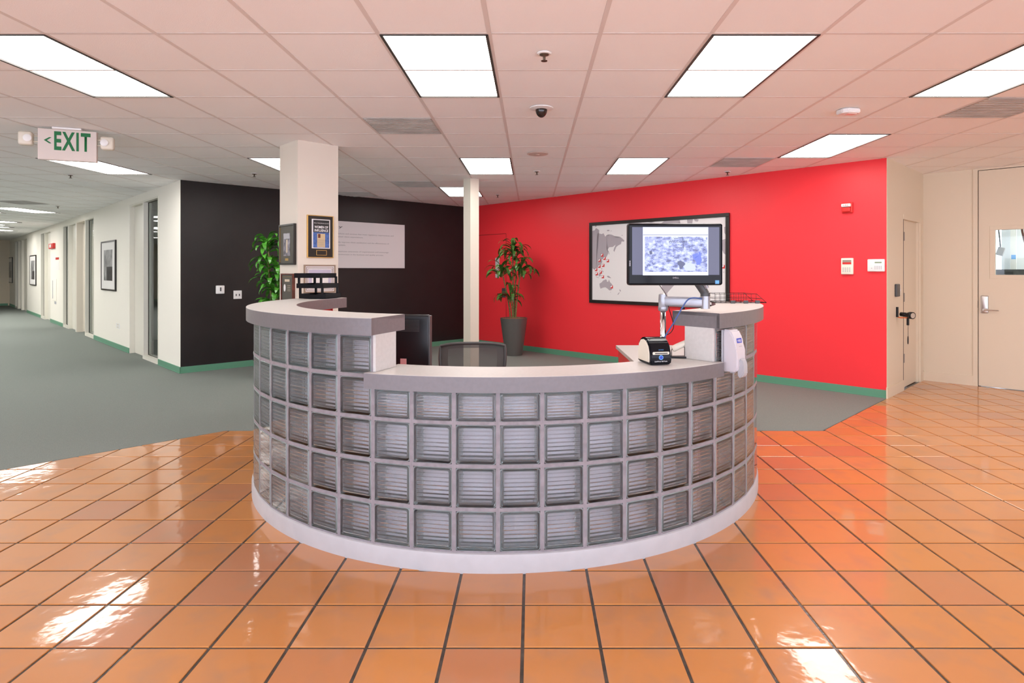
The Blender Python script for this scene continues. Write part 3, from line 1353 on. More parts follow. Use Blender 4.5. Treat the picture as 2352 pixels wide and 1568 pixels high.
obj('strap', b, 'black_plastic', bs)

# ---- monitor on its arm
Ym = 3.40
px_w = (1659 - 1440) / F * Ym
zc = fz(584, Ym)
ma = root('monitor_arm', (fx(1523, 3.62), 3.62, .75), 'silver monitor arm on a chrome pole behind the lower counter', 'monitor arm')
zb = lambda z: z - .75
b = B()
b.cyl((0, 0, 0), (0, 0, zb(fz(674, 3.62))), .0175, seg=24)
obj('pole', b, 'chrome', ma)
b = B()
b.lathe([(.022, zb(.975)), (.022, zb(1.065))], (0, 0, 0), 20)
obj('pole_sleeve', b, 'black_plastic', ma)
b = B()
b.lathe([(.026, zb(1.235)), (.029, zb(1.243)), (.029, zb(1.262)), (.027, zb(1.266)), (.027, zb(1.30)), (.025, zb(1.332)), (.022, zb(1.335))], (0, 0, 0), 24)
obj('collar', b, 'silver', ma, smooth=True)
b = B()
b.box(-.06, .05, -.05, .05, 0, .02, .004)
obj('base_plate', b, 'silver', ma)
# lower arm
ax1 = Vector((fx(1620, 3.50) - fx(1523, 3.62), 3.50 - 3.62, 0))
ang = math.atan2(ax1.y, ax1.x)
L1 = ax1.length
b = B()
Mx = Matrix.Rotation(ang, 4, 'Z')
b.box(0.0, L1, -.022, .022, zb(1.262), zb(1.322), .012, M4=Mx, seg=3)
b.cyl((ax1.x, ax1.y, zb(1.255)), (ax1.x, ax1.y, zb(1.327)), .026, seg=24)
obj('lower_arm', b, 'silver', ma, smooth=True)
b = B()
b.cyl((ax1.x, ax1.y, zb(1.327)), (ax1.x, ax1.y, zb(1.345)), .027, seg=24)
p1 = Vector((ax1.x, ax1.y, zb(1.35)))
p2 = Vector((fx(1585, 3.47) - fx(1523, 3.62), 3.49 - 3.62, zb(1.47)))
b.tube([p1 + Vector((0, 0, -.01)), p1.lerp(p2, .3), p1.lerp(p2, .7), p2], [.024, .026, .024, .02], seg=12)
obj('spring_arm', b, 'dark_grey', ma, smooth=True)
b = B()
b.tube([p1.lerp(p2, .1) + Vector((.012, -.022, .012)), p1.lerp(p2, .5) + Vector((.02, -.022, .022)), p1.lerp(p2, .85) + Vector((.014, -.02, .015))], [.012, .021, .012], seg=12)
obj('arm_cover', b, 'silver', ma, smooth=True)
b = B()
b.cyl(p2, (p2.x, Ym + .045 - 3.62, zb(zc)), .018)
b.box(p2.x - .05, p2.x + .05, Ym + .038 - 3.62, Ym + .045 - 3.62, zb(zc) - .05, zb(zc) + .05)
obj('tilt_head', b, 'dark_grey', ma)

mo = root('touch_monitor', (fx(1549.5, Ym), Ym, zc), 'glossy black widescreen monitor on an arm showing a welcome slide', 'monitor', R_(1))
hw, hh = px_w / 2, (655 - 513) / F * Ym / 2
b = B()
b.box(-hw, hw, -.018, .03, -hh, hh, .014, seg=3)
obj('housing', b, 'black_plastic', mo, smooth=True)
b = B()
b.box(-hw + .006, hw - .006, -.0205, -.0175, -hh + .006, hh - .006, .006)
obj('front_glass', b, 'gloss_black', mo)


def mxp(px):
    return (px - 1549.5) / F * Ym


def mzp(py):
    return (584 - py) / F * Ym


scr_bg = emis('screen_side_glow', (.03, .026, .075), 1)
b = B()
b.box(mxp(1450), mxp(1650), -.0212, -.0204, mzp(631), mzp(522))
obj('display', b, scr_bg, mo)
slide = emis('slide_white', (.52, .55, .72), 1.0)
b = B()
b.box(mxp(1474.5), mxp(1624.5), -.0218, -.0211, mzp(632), mzp(522))
obj('slide', b, slide, mo)


def pic_mat():
    m = emis('slide_photo', (.5, .55, .95), 1.0)
    nt = m.node_tree
    N = nt.nodes.new
    L = nt.links.new
    tc = N('ShaderNodeTexCoord')
    mp = N('ShaderNodeMapping')
    mp.inputs['Scale'].default_value = (1, 1, 1.6)
    L(tc.outputs['Object'], mp.inputs[0])
    n = N('ShaderNodeTexNoise')
    n.inputs['Scale'].default_value = 34
    n.inputs['Detail'].default_value = 7
    n.inputs['Roughness'].default_value = .72
    L(mp.outputs[0], n.inputs['Vector'])
    rp = N('ShaderNodeValToRGB')
    rp.color_ramp.interpolation = 'LINEAR'
    e = rp.color_ramp.elements
    e[0].position, e[0].color = .38, (.03, .035, .14, 1)
    e[1].position, e[1].color = .64, (.55, .60, .74, 1)
    k = e.new(.44)
    k.color = (.11, .13, .34, 1)
    k = e.new(.50)
    k.color = (.24, .27, .54, 1)
    L(n.outputs['Fac'], rp.inputs[0])
    L(rp.outputs[0], nt.nodes['Principled BSDF'].inputs['Emission Color'])
    return m


b = B()
b.box(mxp(1479), mxp(1622), -.0222, -.0217, mzp(624), mzp(544))
obj('slide_picture', b, pic_mat(), mo)
scr_blue = emis('screen_blue', (.05, .09, .46), 1)
scr_dark = emis('screen_dark', (.02, .025, .10), 1)
scr_mid = emis('screen_mid', (.26, .28, .55), 1)
scr_pale = emis('screen_pale', (.40, .44, .60), 1)
b = B()
b.box(mxp(1475), mxp(1624), -.0222, -.0218, mzp(540.3), mzp(539.3))
obj('slide_rule', b, scr_dark, mo)


def sxp(cx_, cy_):        # coordinates of the close-up crop
    return mxp(1420 + cx_ / 6.533), mzp(490 + cy_ / 6.533)


for pts, mi in (([(820, 380), (955, 355), (970, 525), (830, 510), (832, 503), (960, 516), (947, 366), (822, 388)], 1),
                ([(875, 720), (920, 708), (975, 735), (1000, 770), (960, 790), (940, 835), (905, 830), (900, 790), (875, 760)], 1),
                ([(1190, 580), (1215, 575), (1230, 600), (1225, 640), (1240, 700), (1215, 770), (1160, 775), (1155, 730), (1120, 690), (1150, 650), (1185, 640)], 0),
                ([(960, 800), (1000, 750), (1060, 735), (1120, 760), (1150, 810), (1140, 860), (1000, 860)], 3),
                ([(1100, 620), (1180, 590), (1190, 640), (1110, 690)], 0),
                ([(395, 400), (480, 385), (520, 410), (470, 440), (400, 430)], 2),
                ([(640, 400), (705, 395), (705, 430), (650, 435)], 2),
                ([(450, 570), (490, 560), (500, 610), (460, 620)], 1)):
    b = B()
    b.poly([(sxp(*p)[0], -.0223 - mi * .0001, sxp(*p)[1]) for p in pts])
    obj('slide_figure', b, (scr_blue, scr_dark, scr_mid, scr_pale)[mi], mo)
text('lettering', 'WELCOME', scr_dark, mo, (sxp(880, 425)[0], -.0229, sxp(880, 425)[1]), width=280 / 6.533 / F * Ym, height=.013, bold=.02)
text('lettering', 'DELL', 'grey_plastic', mo, (mxp(1550), -.0212, mzp(637.5)), width=.033, height=.008)
b = B()
b.box(mxp(1640.5), mxp(1649.5), -.0215, -.0204, mzp(651.5), mzp(643.5))
obj('blue_sticker', b, 'lblue_print', mo)
b = B()
for x in (1443.5,):
    for i in range(6):
        b.box(mxp(x), mxp(x + 3), -.0208, -.0204, mzp(600 + i * 2.2), mzp(598.8 + i * 2.2))
obj('side_marks', b, 'grey_plastic', mo)

# cables on the arm
def cable(name, pts, r, m, label, cat='cable'):
    b = B()
    P = [Vector(p) for p in pts]
    out = []
    n = len(P)
    for i in range(n - 1):
        a, p, q, d = P[max(i - 1, 0)], P[i], P[i + 1], P[min(i + 2, n - 1)]
        for k in range(6):
            t = k / 6
            out.append(.5 * ((2 * p) + (-a + q) * t + (2 * a - 5 * p + 4 * q - d) * t * t + (-a + 3 * p - 3 * q + d) * t ** 3))
    out.append(P[-1])
    b.tube(out, r, seg=8)
    return tag(obj(name, b, m, smooth=True), label, cat)


def pc(px, py, Y):
    return (fx(px, Y), Y, fz(py, Y))


cable('blue_cable', [pc(1612, 686, 3.46), pc(1592, 684, 3.44), pc(1578, 690, 3.44), pc(1562, 715, 3.45), pc(1548, 740, 3.47), pc(1532, 765, 3.50), pc(1521, 782, 3.50), pc(1517, 790, 3.46)], .0042, 'blue_cable', 'thick blue cable drooping from the monitor arm to the label printer')
cable('black_cable', [pc(1535, 702, 3.57), pc(1539, 716, 3.56), pc(1546, 740, 3.53), pc(1547, 752, 3.53), pc(1540, 764, 3.55), pc(1528, 771, 3.58), pc(1524, 780, 3.59)], .0025, 'black_plastic', 'thin black cable looping beside the chrome pole')
cable('black_cable', [pc(1513, 652, 3.43), pc(1520, 662, 3.50), pc(1530, 677, 3.60), pc(1531, 690, 3.59)], .0022, 'black_plastic', 'thin black cable from under the monitor to the pole top')

# ---- black all-in-one computer seen from behind, left
Yk = 3.62
zt = fz(722, Yk)
kx1 = fx(990, Yk)
bm_ = root('desktop_monitor', (kx1 - .27, Yk + .03, .75), 'large black monitor seen from behind beside the left end panel', 'monitor', R_(-9))
b = B()
b.box(-.27, .27, -.02, .02, .12, zt - .75, .012, seg=3)
obj('screen_case', b, 'black_plastic', bm_, smooth=True)
b = B()
for i in range(9):
    b.box(-.2, .21, -.0225, -.0195, zt - .75 - .035 - i * .008, zt - .75 - .032 - i * .008)
obj('vent_ribs', b, 'dark_grey', bm_)
b = B()
b.box(.262, .274, -.018, .026, .12, zt - .755, .004)
obj('bezel_edge', b, 'dark_grey', bm_)
b = B()
b.box(-.05, .05, -.055, -.022, .0, .26, .006)
b.box(-.13, .13, -.11, .09, .0, .014, .005)
obj('stand', b, 'black_plastic', bm_)
b = B()
Yq = 3.53
pn = Vector((fx(926, Yq), Yq, fz(832, Yq)))
b.box(-.019, .019, -.001, .001, -.022, .022)
o = obj('sticky_note', b, mat('pink_paper', (.75, .38, .36), .6), None, pn + Vector((0, .03, 0)), R_(-9))
tag(o, 'small pink sticky note low on the back of the black monitor', 'note')
o.location = bm_.matrix_world @ Vector((0, 0, 0)) if False else (fx(926, 3.585), 3.592, fz(832, 3.59))

# ---- letter tray stack on the left counter
lt_c = Vector((fx(730, 5.22), 5.22, 1.237))
tr = root('letter_tray', lt_c, 'glossy black three-tier letter tray on the upper counter by the pillar', 'letter tray', R_(-14))
for i in range(3):
    dx = (.024, 0, -.022)[i]
    z = .004 + i * .086
    b = B()
    w_, d_ = .125, .12
    b.box(-w_ + dx, w_ + dx, -d_, d_, z, z + .004)
    b.box(-w_ + dx, -w_ + .004 + dx, -d_, d_, z, z + .040)
    b.box(w_ - .004 + dx, w_ + dx, -d_, d_, z, z + .040)
    b.box(-w_ + dx, w_ + dx, d_ - .004, d_, z, z + .040)
    b.prism([(-w_ + dx, z), (w_ + dx, z), (w_ + dx, z + .040), (w_ * .45 + dx, z + .040), (w_ * .35 + dx, z + .033), (-w_ * .1 + dx, z + .033), (-w_ * .2 + dx, z + .040), (-w_ + dx, z + .040)], -d_, -d_ + .004, 'xz')
    obj('tray', b, 'gloss_black', tr)
    if i < 2:
        for px_, py_ in ((-.105, -.113), (.105, -.113), (-.105, .113), (.105, .113)):
            b = B()
            b.box(px_ - .010 + dx * .5, px_ + .010 + dx * .5, py_ - .006, py_ + .006, z + .030, z + .098, .002)
            obj('post', b, 'gloss_black', tr)

# ---- wire basket tray on the right counter
Yt = 4.52
wb = root('wire_tray', (fx(1688, Yt), Yt, 1.237), 'low black wire letter tray on the right upper counter', 'wire tray', R_(2))
wt, dt, ht = .185, .12, .068
b = B()
for z, ins in ((.006, 0), (ht * .5, 0), (ht, 0)):
    top = 1 if z > .01 else .92
    P = [(-wt, -dt, z), (wt * (1 if z < .03 else .62 + .0 if z > .06 else .8), -dt, z), (wt * (1 if z < .03 else .62 if z > .06 else .8), dt, z), (-wt, dt, z), (-wt, -dt, z)]
    b.tube(P, .0016 if z > .01 else .003, seg=6)
for i in range(9):
    x = -wt + i * (wt * 1.6) / 8
    for y in (-dt, dt):
        b.cyl((x, y, .004), (x, y, ht), .0012, seg=6)
    b.cyl((x, -dt, .004), (x, dt, .004), .0012, seg=6)
for y in (-dt, dt):
    b.cyl((wt * .62, y, ht), (wt, y, .006), .0016, seg=6)
obj('wire_cage', b, 'black_plastic', wb)
for i, x in enumerate((-.06, .035, .12)):
    b = B()
    b.box(x - .017, x + .017, -dt - .006, -dt + .004, .0, .022, .002)
    obj('clip', b, 'dark_grey', wb)
bc = root('binder_clip', (fx(1568, 3.72), 3.72, 1.237), 'tiny black binder clip on the right upper counter under the arm', 'clip')
b = B()
b.prism([(-.010, 0), (.010, 0), (.002, .014), (-.002, .014)], -.012, .012, 'yz', bev=.001)
obj('jaw', b, 'black_plastic', bc)
b = B()
b.tube([(-.006, 0, .012), (-.007, .006, .022), (.007, .006, .022), (.006, 0, .012)], .0008, seg=6)
obj('wire_handle', b, 'steel', bc)

# ---- hand sanitizer dispenser on the right-hand glass
ts = -44.6
pd = on_desk(1.835, ts)
hs_ = root('sanitizer_dispenser', (pd.x, pd.y, .905), 'white hand sanitizer dispenser hanging on the right-hand glass blocks', 'dispenser', -R_(ts))
b = B()
b.box(-.055, .055, -.012, 0, .0, .235, .004)
obj('back_plate', b, 'grey_plastic', hs_)
b = B()
prof = [(-.01, .0), (-.088, .004), (-.098, .03), (-.092, .12), (-.078, .19), (-.055, .232), (-.01, .240)]
b.prism(prof, -.052, .052, 'yz', bev=.007)
obj('cover', b, mat('lilac_white_plastic', (.60, .57, .60), .3), hs_, smooth=True)
b = B()
prof = [(-.085, -.028), (-.105, -.030), (-.122, -.01), (-.120, .05), (-.108, .075), (-.095, .078), (-.08, .04)]
b.prism(prof, -.026, .026, 'yz', bev=.006)
obj('push_lever', b, 'grey_plastic', hs_, smooth=True)
b = B()
b.box(-.027, .027, -.001, .001, -.013, .013)
o = obj('brand_label', b, 'blue_print', hs_, (0, -.0825, .176))
o.rotation_euler = (R_(-11), 0, 0)
text('lettering', 'PURELL', 'white_print', hs_, (0, -.0842, .176), width=.044, height=.013, bold=.01, rx=R_(-11))
text('lettering', 'hand sanitizer', 'grey_print', hs_, (0, -.0905, .145), width=.036, height=.006, rx=R_(-6))
b = B()
b.box(-.012, .012, -.06, -.03, -.012, .004, .003)
obj('nozzle', b, 'grey_plastic', hs_)

# ---- task chair
Yc = 4.25
ch_x = fx(1083, Yc)
chr_ = root('office_chair', (ch_x, Yc + .12, 0), 'mesh-backed grey office chair behind the lower counter', 'office chair', R_(3))
ztop = fz(789, Yc)


def back_pt(a, h):
    """a -1..1 across, h 0..1 up the back"""
    hwid = .155 + .075 * min(1, h * 1.6) - .02 * max(0, h - .8)
    z = .58 + (ztop - .58) * h - .022 * abs(a) ** 3 * (1 if h > .9 else 0)
    y = -.12 + .03 * a * a - .05 * (h - .5)
    return Vector((a * hwid, -y - .24 + .06 * a * a, z))


b = B()
P = [back_pt(-1, i / 10) for i in range(11)] + [back_pt(-1 + 2 * i / 12, 1.0) for i in range(1, 12)] + [back_pt(1, 1 - i / 10) for i in range(11)] + [back_pt(1 - 2 * i / 8, 0) for i in range(1, 9)]
b.tube(P, .011, seg=8)
obj('back_frame', b, 'dark_grey', chr_, smooth=True)


def mesh_fabric(name, c, scale, hole):
    m = bpy.data.materials.new(name)
    m.use_nodes = True
    nt = m.node_tree
    N = nt.nodes.new
    L = nt.links.new
    bs = nt.nodes['Principled BSDF']
    bs.inputs['Base Color'].default_value = (*c, 1)
    bs.inputs['Roughness'].default_value = .7
    uv = N('ShaderNodeTexCoord')
    mp = N('ShaderNodeMapping')
    mp.inputs['Rotation'].default_value = (0, R_(45), 0)
    mp.inputs['Scale'].default_value = (scale, scale, scale)
    L(uv.outputs['Object'], mp.inputs[0])
    v = N('ShaderNodeTexVoronoi')
    v.inputs['Randomness'].default_value = 0
    v.voronoi_dimensions = '2D'
    sx = N('ShaderNodeSeparateXYZ')
    cx_ = N('ShaderNodeCombineXYZ')
    L(mp.outputs[0], sx.inputs[0])
    L(sx.outputs[0], cx_.inputs[0])
    L(sx.outputs[2], cx_.inputs[1])
    L(cx_.outputs[0], v.inputs['Vector'])
    lt = N('ShaderNodeMath')
    lt.operation = 'GREATER_THAN'
    lt.inputs[1].default_value = hole
    L(v.outputs['Distance'], lt.inputs[0])
    L(lt.outputs[0], bs.inputs['Alpha'])
    return m


b = B()
nx, nz = 16, 12
V = [[b.bm.verts.new(back_pt(-1 + 2 * i / nx, j / nz) * 1.0) for i in range(nx + 1)] for j in range(nz + 1)]
for j in range(nz):
    for i in range(nx):
        f = b.bm.faces.new((V[j][i], V[j][i + 1], V[j + 1][i + 1], V[j + 1][i]))
        edge = (i < 2 or i > nx - 3 or j > nz - 2)
        f.material_index = 1 if edge else 0
        f.smooth = True
obj('mesh_back', b, [mesh_fabric('open_chair_mesh', (.05, .045, .045), 85, .38), mesh_fabric('dense_chair_mesh', (.055, .05, .05), 110, .22)], chr_)
b = B()
b.box(-.24, .24, -.26, .24, .43, .50, .03, seg=3)
obj('seat', b, 'dark_grey', chr_, smooth=True)
b = B()
b.tube([(0, .1, .42), (0, .2, .44), (0, .245, .52), (0, .25, .62)], .022)
obj('back_support', b, 'black_plastic', chr_)
b = B()
b.cyl((0, 0, .09), (0, 0, .43), .028)
obj('gas_column', b, 'black_plastic', chr_)
for i in range(5):
    a = 2 * PI * i / 5 + .3
    b = B()
    b.tube([(0, 0, .11), (.16 * math.cos(a), .16 * math.sin(a), .095), (.30 * math.cos(a), .30 * math.sin(a), .072)], [.026, .02, .014], seg=8)
    l = obj('leg', b, 'black_plastic', chr_)
    b = B()
    t = Vector((math.cos(a), math.sin(a), 0))
    q = Vector((-t.y, t.x, 0))
    c0 = t * .30 + Vector((0, 0, .038))
    b.cyl(c0 - q * .02, c0 + q * .02, .028, seg=16)
    obj('castor', b, 'black_plastic', l)
for sx in (-1, 1):
    b = B()
    b.tube([(sx * .22, 0, .45), (sx * .28, 0, .47), (sx * .29, 0, .66)], .014)
    b.box(sx * .29 - .04, sx * .29 + .04, -.13, .11, .66, .69, .012)
    obj('armrest', b, 'black_plastic', chr_)

# ================================================================== PLANTS
def leaf_mesh(L, W, up, droop, seed):
    r = random.Random(seed)
    b = B()
    n = 9
    rows = []
    p = Vector((0, 0, 0))
    a = up
    for i in range(n + 1):
        t = i / n
        wd = W * (math.sin(PI * min(1, (t * .9 + .06))) ** .75) * (1 - t * .12) * (.35 + .65 * min(1, t * 5)) * .5
        if i == n:
            wd = .0015
        tw = .25 * math.sin(t * 4 + seed)
        c = Vector((0, math.cos(tw), math.sin(tw)))
        fold = .22 * wd
        rows.append((b.bm.verts.new(p + c * wd + Vector((0, 0, fold))), b.bm.verts.new(p), b.bm.verts.new(p - c * wd + Vector((0, 0, fold)))))
        a -= droop / n * (.5 + 1.3 * t)
        p = p + Vector((math.cos(a), .02 * math.sin(t * 6 + seed), math.sin(a))) * (L / n)
    for i in range(n):
        for k in (0, 1):
            f = b.bm.faces.new((rows[i][k], rows[i][k + 1], rows[i + 1][k + 1], rows[i + 1][k]))
            f.smooth = True
    return b


LEAF = {}
for mname in ('leaf', 'leaf2'):
    for i in range(6):
        bb = leaf_mesh(1.0, (.19 if mname == 'leaf' else .24), R_((75, 60, 45, 65, 30, 55)[i]), R_((120, 135, 110, 165, 95, 150)[i]), i)
        LEAF[(mname, i)] = bb.mesh('leaf_blade', mname)


def plant(base_xy, label, canes, pot, lm, seed, count):
    r = random.Random(seed)
    pl = root('potted_plant', (base_xy[0], base_xy[1], 0), label, 'potted plant')
    rt, rb, h = pot
    b = B()
    b.lathe([(rb * .94, .006), (rb, .012), (rt, h), (rt - .012, h), (rt - .02, h - .05)], (0, 0, 0), 40)
    obj('planter', b, 'pot', pl, smooth=True)
    b = B()
    b.lathe([(rt - .02, h - .05), (rt - .016, h - .022), (rt * .6, h - .006), (.02, h + .004)], (0, 0, 0), 30)
    for i in range(90):
        a, q = r.uniform(0, 2 * PI), rt * .93 * math.sqrt(r.random())
        Mx = Matrix.Translation((q * math.cos(a), q * math.sin(a), h - .012)) @ Matrix.Rotation(r.uniform(0, 6), 4, 'Z') @ Matrix.Rotation(r.uniform(-.6, .6), 4, 'X')
        b.box(-.016, .016, -.008, .008, -.003, .004, M4=Mx)
    tag(obj('bark_chips', b, 'soil', pl), kind='stuff')
    for (x, y, z, n, size) in canes:
        b = B()
        P = [Vector((x * .25, y * .25, h - .02))]
        for k in range(1, 7):
            t = k / 6
            P.append(Vector((x * (.25 + .75 * t ** 1.3), y * (.25 + .75 * t), h + (z - h) * t)))
        b.tube(P, [.014, .013, .013, .012, .012, .011, .009], seg=8)
        obj('cane', b, 'cane', pl, smooth=True)
        for i in range(n):
            a = i * 2.4 + r.uniform(-.3, .3)
            zz = z - .16 * (1 - i / n) * size / .4 + r.uniform(-.02, .02)
            v = r.randrange(6) if i > n * .3 else r.choice((1, 3, 4, 5))
            if i > n * .75:
                v = r.choice((0, 0, 2, 5))
            o = put('leaf', LEAF[(lm, v)], pl, (x, y, zz))
            s_ = size * r.uniform(.75, 1.1)
            o.scale = (s_, s_, s_)
            o.rotation_euler = (r.uniform(-.25, .25), r.uniform(-.25, .15), a)
    return pl


plant((fx(1180, 10.62), 10.62), 'tall potted plant with arching strap leaves in a dark planter by the red wall',
      [(-.02, .0, 1.88, 26, .42), (-.22, .03, 1.50, 19, .40), (.13, -.03, 1.54, 20, .44), (-.06, -.05, 1.08, 17, .40), (.05, .08, 1.72, 12, .36)],
      (.238, .15, .655), 'leaf', 3, 0)
plant((fx(632, 8.4), 8.4), 'bushy green potted plant half hidden behind the square pillar',
      [(-.10, 0, 1.84, 19, .33), (.10, .05, 1.88, 19, .34), (-.08, -.05, 1.62, 19, .34), (.04, .0, 1.48, 17, .32), (-.08, .04, 1.36, 17, .34), (.06, -.08, 1.22, 16, .33), (-.04, -.05, 1.06, 17, .34), (-.1, .05, .88, 14, .34)],
      (.24, .16, .6), 'leaf2', 8, 0)

# ================================================================== WALL THINGS
# ---- world map on the red wall
mp_, mw, mh = wall_item(WR, 'world_map', 1356, 1677, 512, 694, 'large black-framed world map with red markers on the red wall', 'map')
# true extents from both ends
u0, u1 = WR.u(1356), WR.u(1677)
zt_, zb_ = 2.270, .945
mp_.location = WR.pt((u0 + u1) / 2, 0, (zt_ + zb_) / 2)
mw, mh = u1 - u0, zt_ - zb_
um, zm = (u0 + u1) / 2, (zt_ + zb_) / 2
b = B()
fw = .052
for a in ((-mw / 2, mw / 2, mh / 2 - fw, mh / 2), (-mw / 2, mw / 2, -mh / 2, -mh / 2 + fw), (-mw / 2, -mw / 2 + fw, -mh / 2 + fw, mh / 2 - fw), (mw / 2 - fw, mw / 2, -mh / 2 + fw, mh / 2 - fw)):
    b.box(a[0], a[1], -.035, 0, a[2], a[3], .004)
obj('frame', b, 'frame_black', mp_)
b = B()
b.box(-mw / 2 + fw, mw / 2 - fw, -.014, -.002, -mh / 2 + fw, mh / 2 - fw)
obj('map_sheet', b, 'paper', mp_)


def mpt(cx_, cy_, ox=1350, oy=490, k=7.47):
    px, py = ox + cx_ / k, oy + cy_ / k
    return WR.u(px) - um, fz(py, WR.Y(px)) - zm


LIM = mw / 2 - fw


def land(pts, **kw):
    P = [mpt(x, y, **kw) for x, y in pts]
    return [(min(max(x, -LIM), LIM), min(max(z, -mh / 2 + fw), mh / 2 - fw)) for x, z in P]


asia = [(88, 300), (130, 290), (150, 250), (175, 265), (205, 285), (205, 320), (170, 365), (210, 345), (250, 355), (280, 340), (310, 400), (330, 375), (360, 385), (380, 360), (420, 365), (470, 390), (480, 410), (530, 425), (560, 400), (600, 430), (640, 465), (630, 485), (590, 480), (580, 525), (530, 550), (500, 575), (465, 660), (450, 640), (460, 600), (490, 535), (440, 575), (380, 580), (335, 635), (370, 645), (360, 690), (330, 750), (300, 760), (250, 790), (260, 830), (230, 890), (200, 910), (180, 930), (150, 985), (120, 960), (88, 940)]
austr = [(210, 1205), (250, 1180), (275, 1150), (320, 1130), (340, 1145), (335, 1165), (360, 1175), (372, 1130), (390, 1175), (430, 1220), (435, 1270), (415, 1315), (380, 1320), (350, 1290), (310, 1265), (265, 1275), (230, 1290), (215, 1250)]
small = [[(340, 1070), (370, 1070), (415, 1110), (370, 1105), (345, 1090)], [(555, 1295), (580, 1325), (565, 1345), (555, 1320)], [(545, 1355), (560, 1355), (530, 1395), (518, 1390)],
         [(340, 285), (380, 282), (382, 300), (345, 305)], [(400, 297), (420, 297), (420, 304), (402, 304)], [(135, 205), (160, 203), (160, 225), (140, 235)],
         [(112, 1015), (150, 1060), (165, 1085), (150, 1075)], [(190, 1040), (230, 1030), (235, 1065), (205, 1085)], [(395, 1345), (405, 1345), (402, 1360)],
         [(245, 935), (258, 940), (255, 965), (246, 960)], [(372, 650), (380, 680), (376, 710), (370, 690)], [(160, 1090), (205, 1100), (205, 1106), (160, 1098)],
         [(590, 372), (608, 370), (606, 382), (592, 382)], [(255, 975), (275, 990), (278, 1010), (265, 1005)]]
K5 = dict(ox=1420, oy=490, k=6.533)
amer = [[(240, 330), (420, 250), (640, 160), (700, 105), (790, 88), (930, 85), (910, 150), (960, 240), (1010, 330), (930, 420), (880, 520), (800, 600), (760, 690), (700, 640), (600, 560), (560, 470), (480, 420), (330, 400)],
        [(780, 700), (900, 740), (1000, 830), (960, 950), (880, 1040), (835, 1090), (780, 1150), (745, 1190), (735, 1240), (705, 1200), (665, 1130), (660, 1000), (680, 860)],
        [(450, 118), (520, 115), (560, 132), (500, 142)], [(1140, 85), (1180, 80), (1215, 95), (1200, 125), (1160, 118)],
        [(1040, 60), (1130, 62), (1110, 200), (1050, 190)], [(1595, 205), (1620, 200), (1632, 330), (1600, 290)], [(1560, 400), (1632, 380), (1632, 620), (1590, 600), (1550, 500)],
        [(1580, 875), (1598, 875), (1590, 890)]]
for P in [land(pts) for pts in [asia, austr] + small] + [land(pts, **K5) for pts in amer]:
    b = B()
    b.poly([(x, -.0148, z) for x, z in P])
    bmesh.ops.triangulate(b.bm, faces=b.bm.faces[:])
    obj('landmass', b, 'land', mp_)
marks = [mpt(*p) for p in ((256, 716), (297, 772), (213, 806), (354, 812), (276, 891), (210, 908), (154, 963), (232, 1008), (165, 1036), (268, 1087), (421, 1260))]
marks.append(mpt(1585, 800, **K5))
q = B()
h = .024
q.box(-h, h, -.004, 0, -h, h)
q.poly([(-h * .85, -.0045, h * .85), (h * .6, -.0045, h * .85), (-h * .85, -.0045, -h * .6)], 1)
q.poly([(-h, -.0048, h), (-h * .35, -.0048, h), (-h, -.0048, h * .35)], 2)
q.poly([(-h * .1, -.0047, h * .62), (h * .5, -.0047, h * .75), (h * .3, -.0047, 0), (-h * .45, -.0047, -h * .35), (-h * .6, -.0047, h * .05)], 1)
mk = q.mesh('marker', ['greenred', 'white_print', 'dark_print'])
for x, z in marks:
    put('marker', mk, mp_, (x, -.0145, z))

# ---- lettered panel on the black wall
u0, u1 = WB.u(712), WB.u(927)
zt_, zb_ = 2.325, 1.525
ps = root('policy_sign', WB.pt((u0 + u1) / 2, 0, (zt_ + zb_) / 2), 'pale rectangular panel with lines of text on the black wall', 'sign', WB.rz)
w2, h2 = (u1 - u0) / 2, (zt_ - zb_) / 2
b = B()
b.box(-w2, w2, -.03, -.002, -h2, h2, .002)
obj('panel', b, mat('pale_sign_face', (.66, .62, .62), .45), ps)
b = B()
b.box(w2 - .001, w2 + .006, -.034, 0, -h2, h2)
b.box(-w2, w2 + .006, -.034, 0, -h2 - .006, -h2)
obj('edge_trim', b, 'silver', ps)
um_, zm_ = (u0 + u1) / 2, (zt_ + zb_) / 2
for s_, pxl, pxr, py, hgt, pref, m_ in (
        ('y', 777, 785, 521.4, .050, 'Policy', 'dark_print'),
        ('ducts and services that meet regulatory requirements and', 777, 901.8, 536.8, .031, 'products and services that meet regulatory requirements and', 'grey_print'),
        ('ated client expectations.', 777, 832.5, 543.8, .031, 'stated client expectations.', 'grey_print'),
        ('ly improve client satisfaction and the effectiveness of', 776, 891, 556.4, .031, 'continually improve client satisfaction and the effectiveness of', 'grey_print'),
        ('system.', 776, 792, 563.4, .031, 'system.', 'grey_print'),
        ('mployee awareness of requirements and encourage', 776, 890.5, 577.5, .031, 'employee awareness of requirements and encourage', 'grey_print'),
        ('nvolvement in the business and quality process.', 776, 879, 584.5, .031, 'involvement in the business and quality process.', 'grey_print')):
    ur = WB.u(pxr) - um_
    z = fz(py, WB.Y(780)) - zm_
    wv = WB.u(pxr) - WB.u(pxl)
    ww = wv * len(pref) / len(s_)
    text('lettering', pref, m_, ps, (ur, -.031, z), width=ww, height=hgt, align='RIGHT')


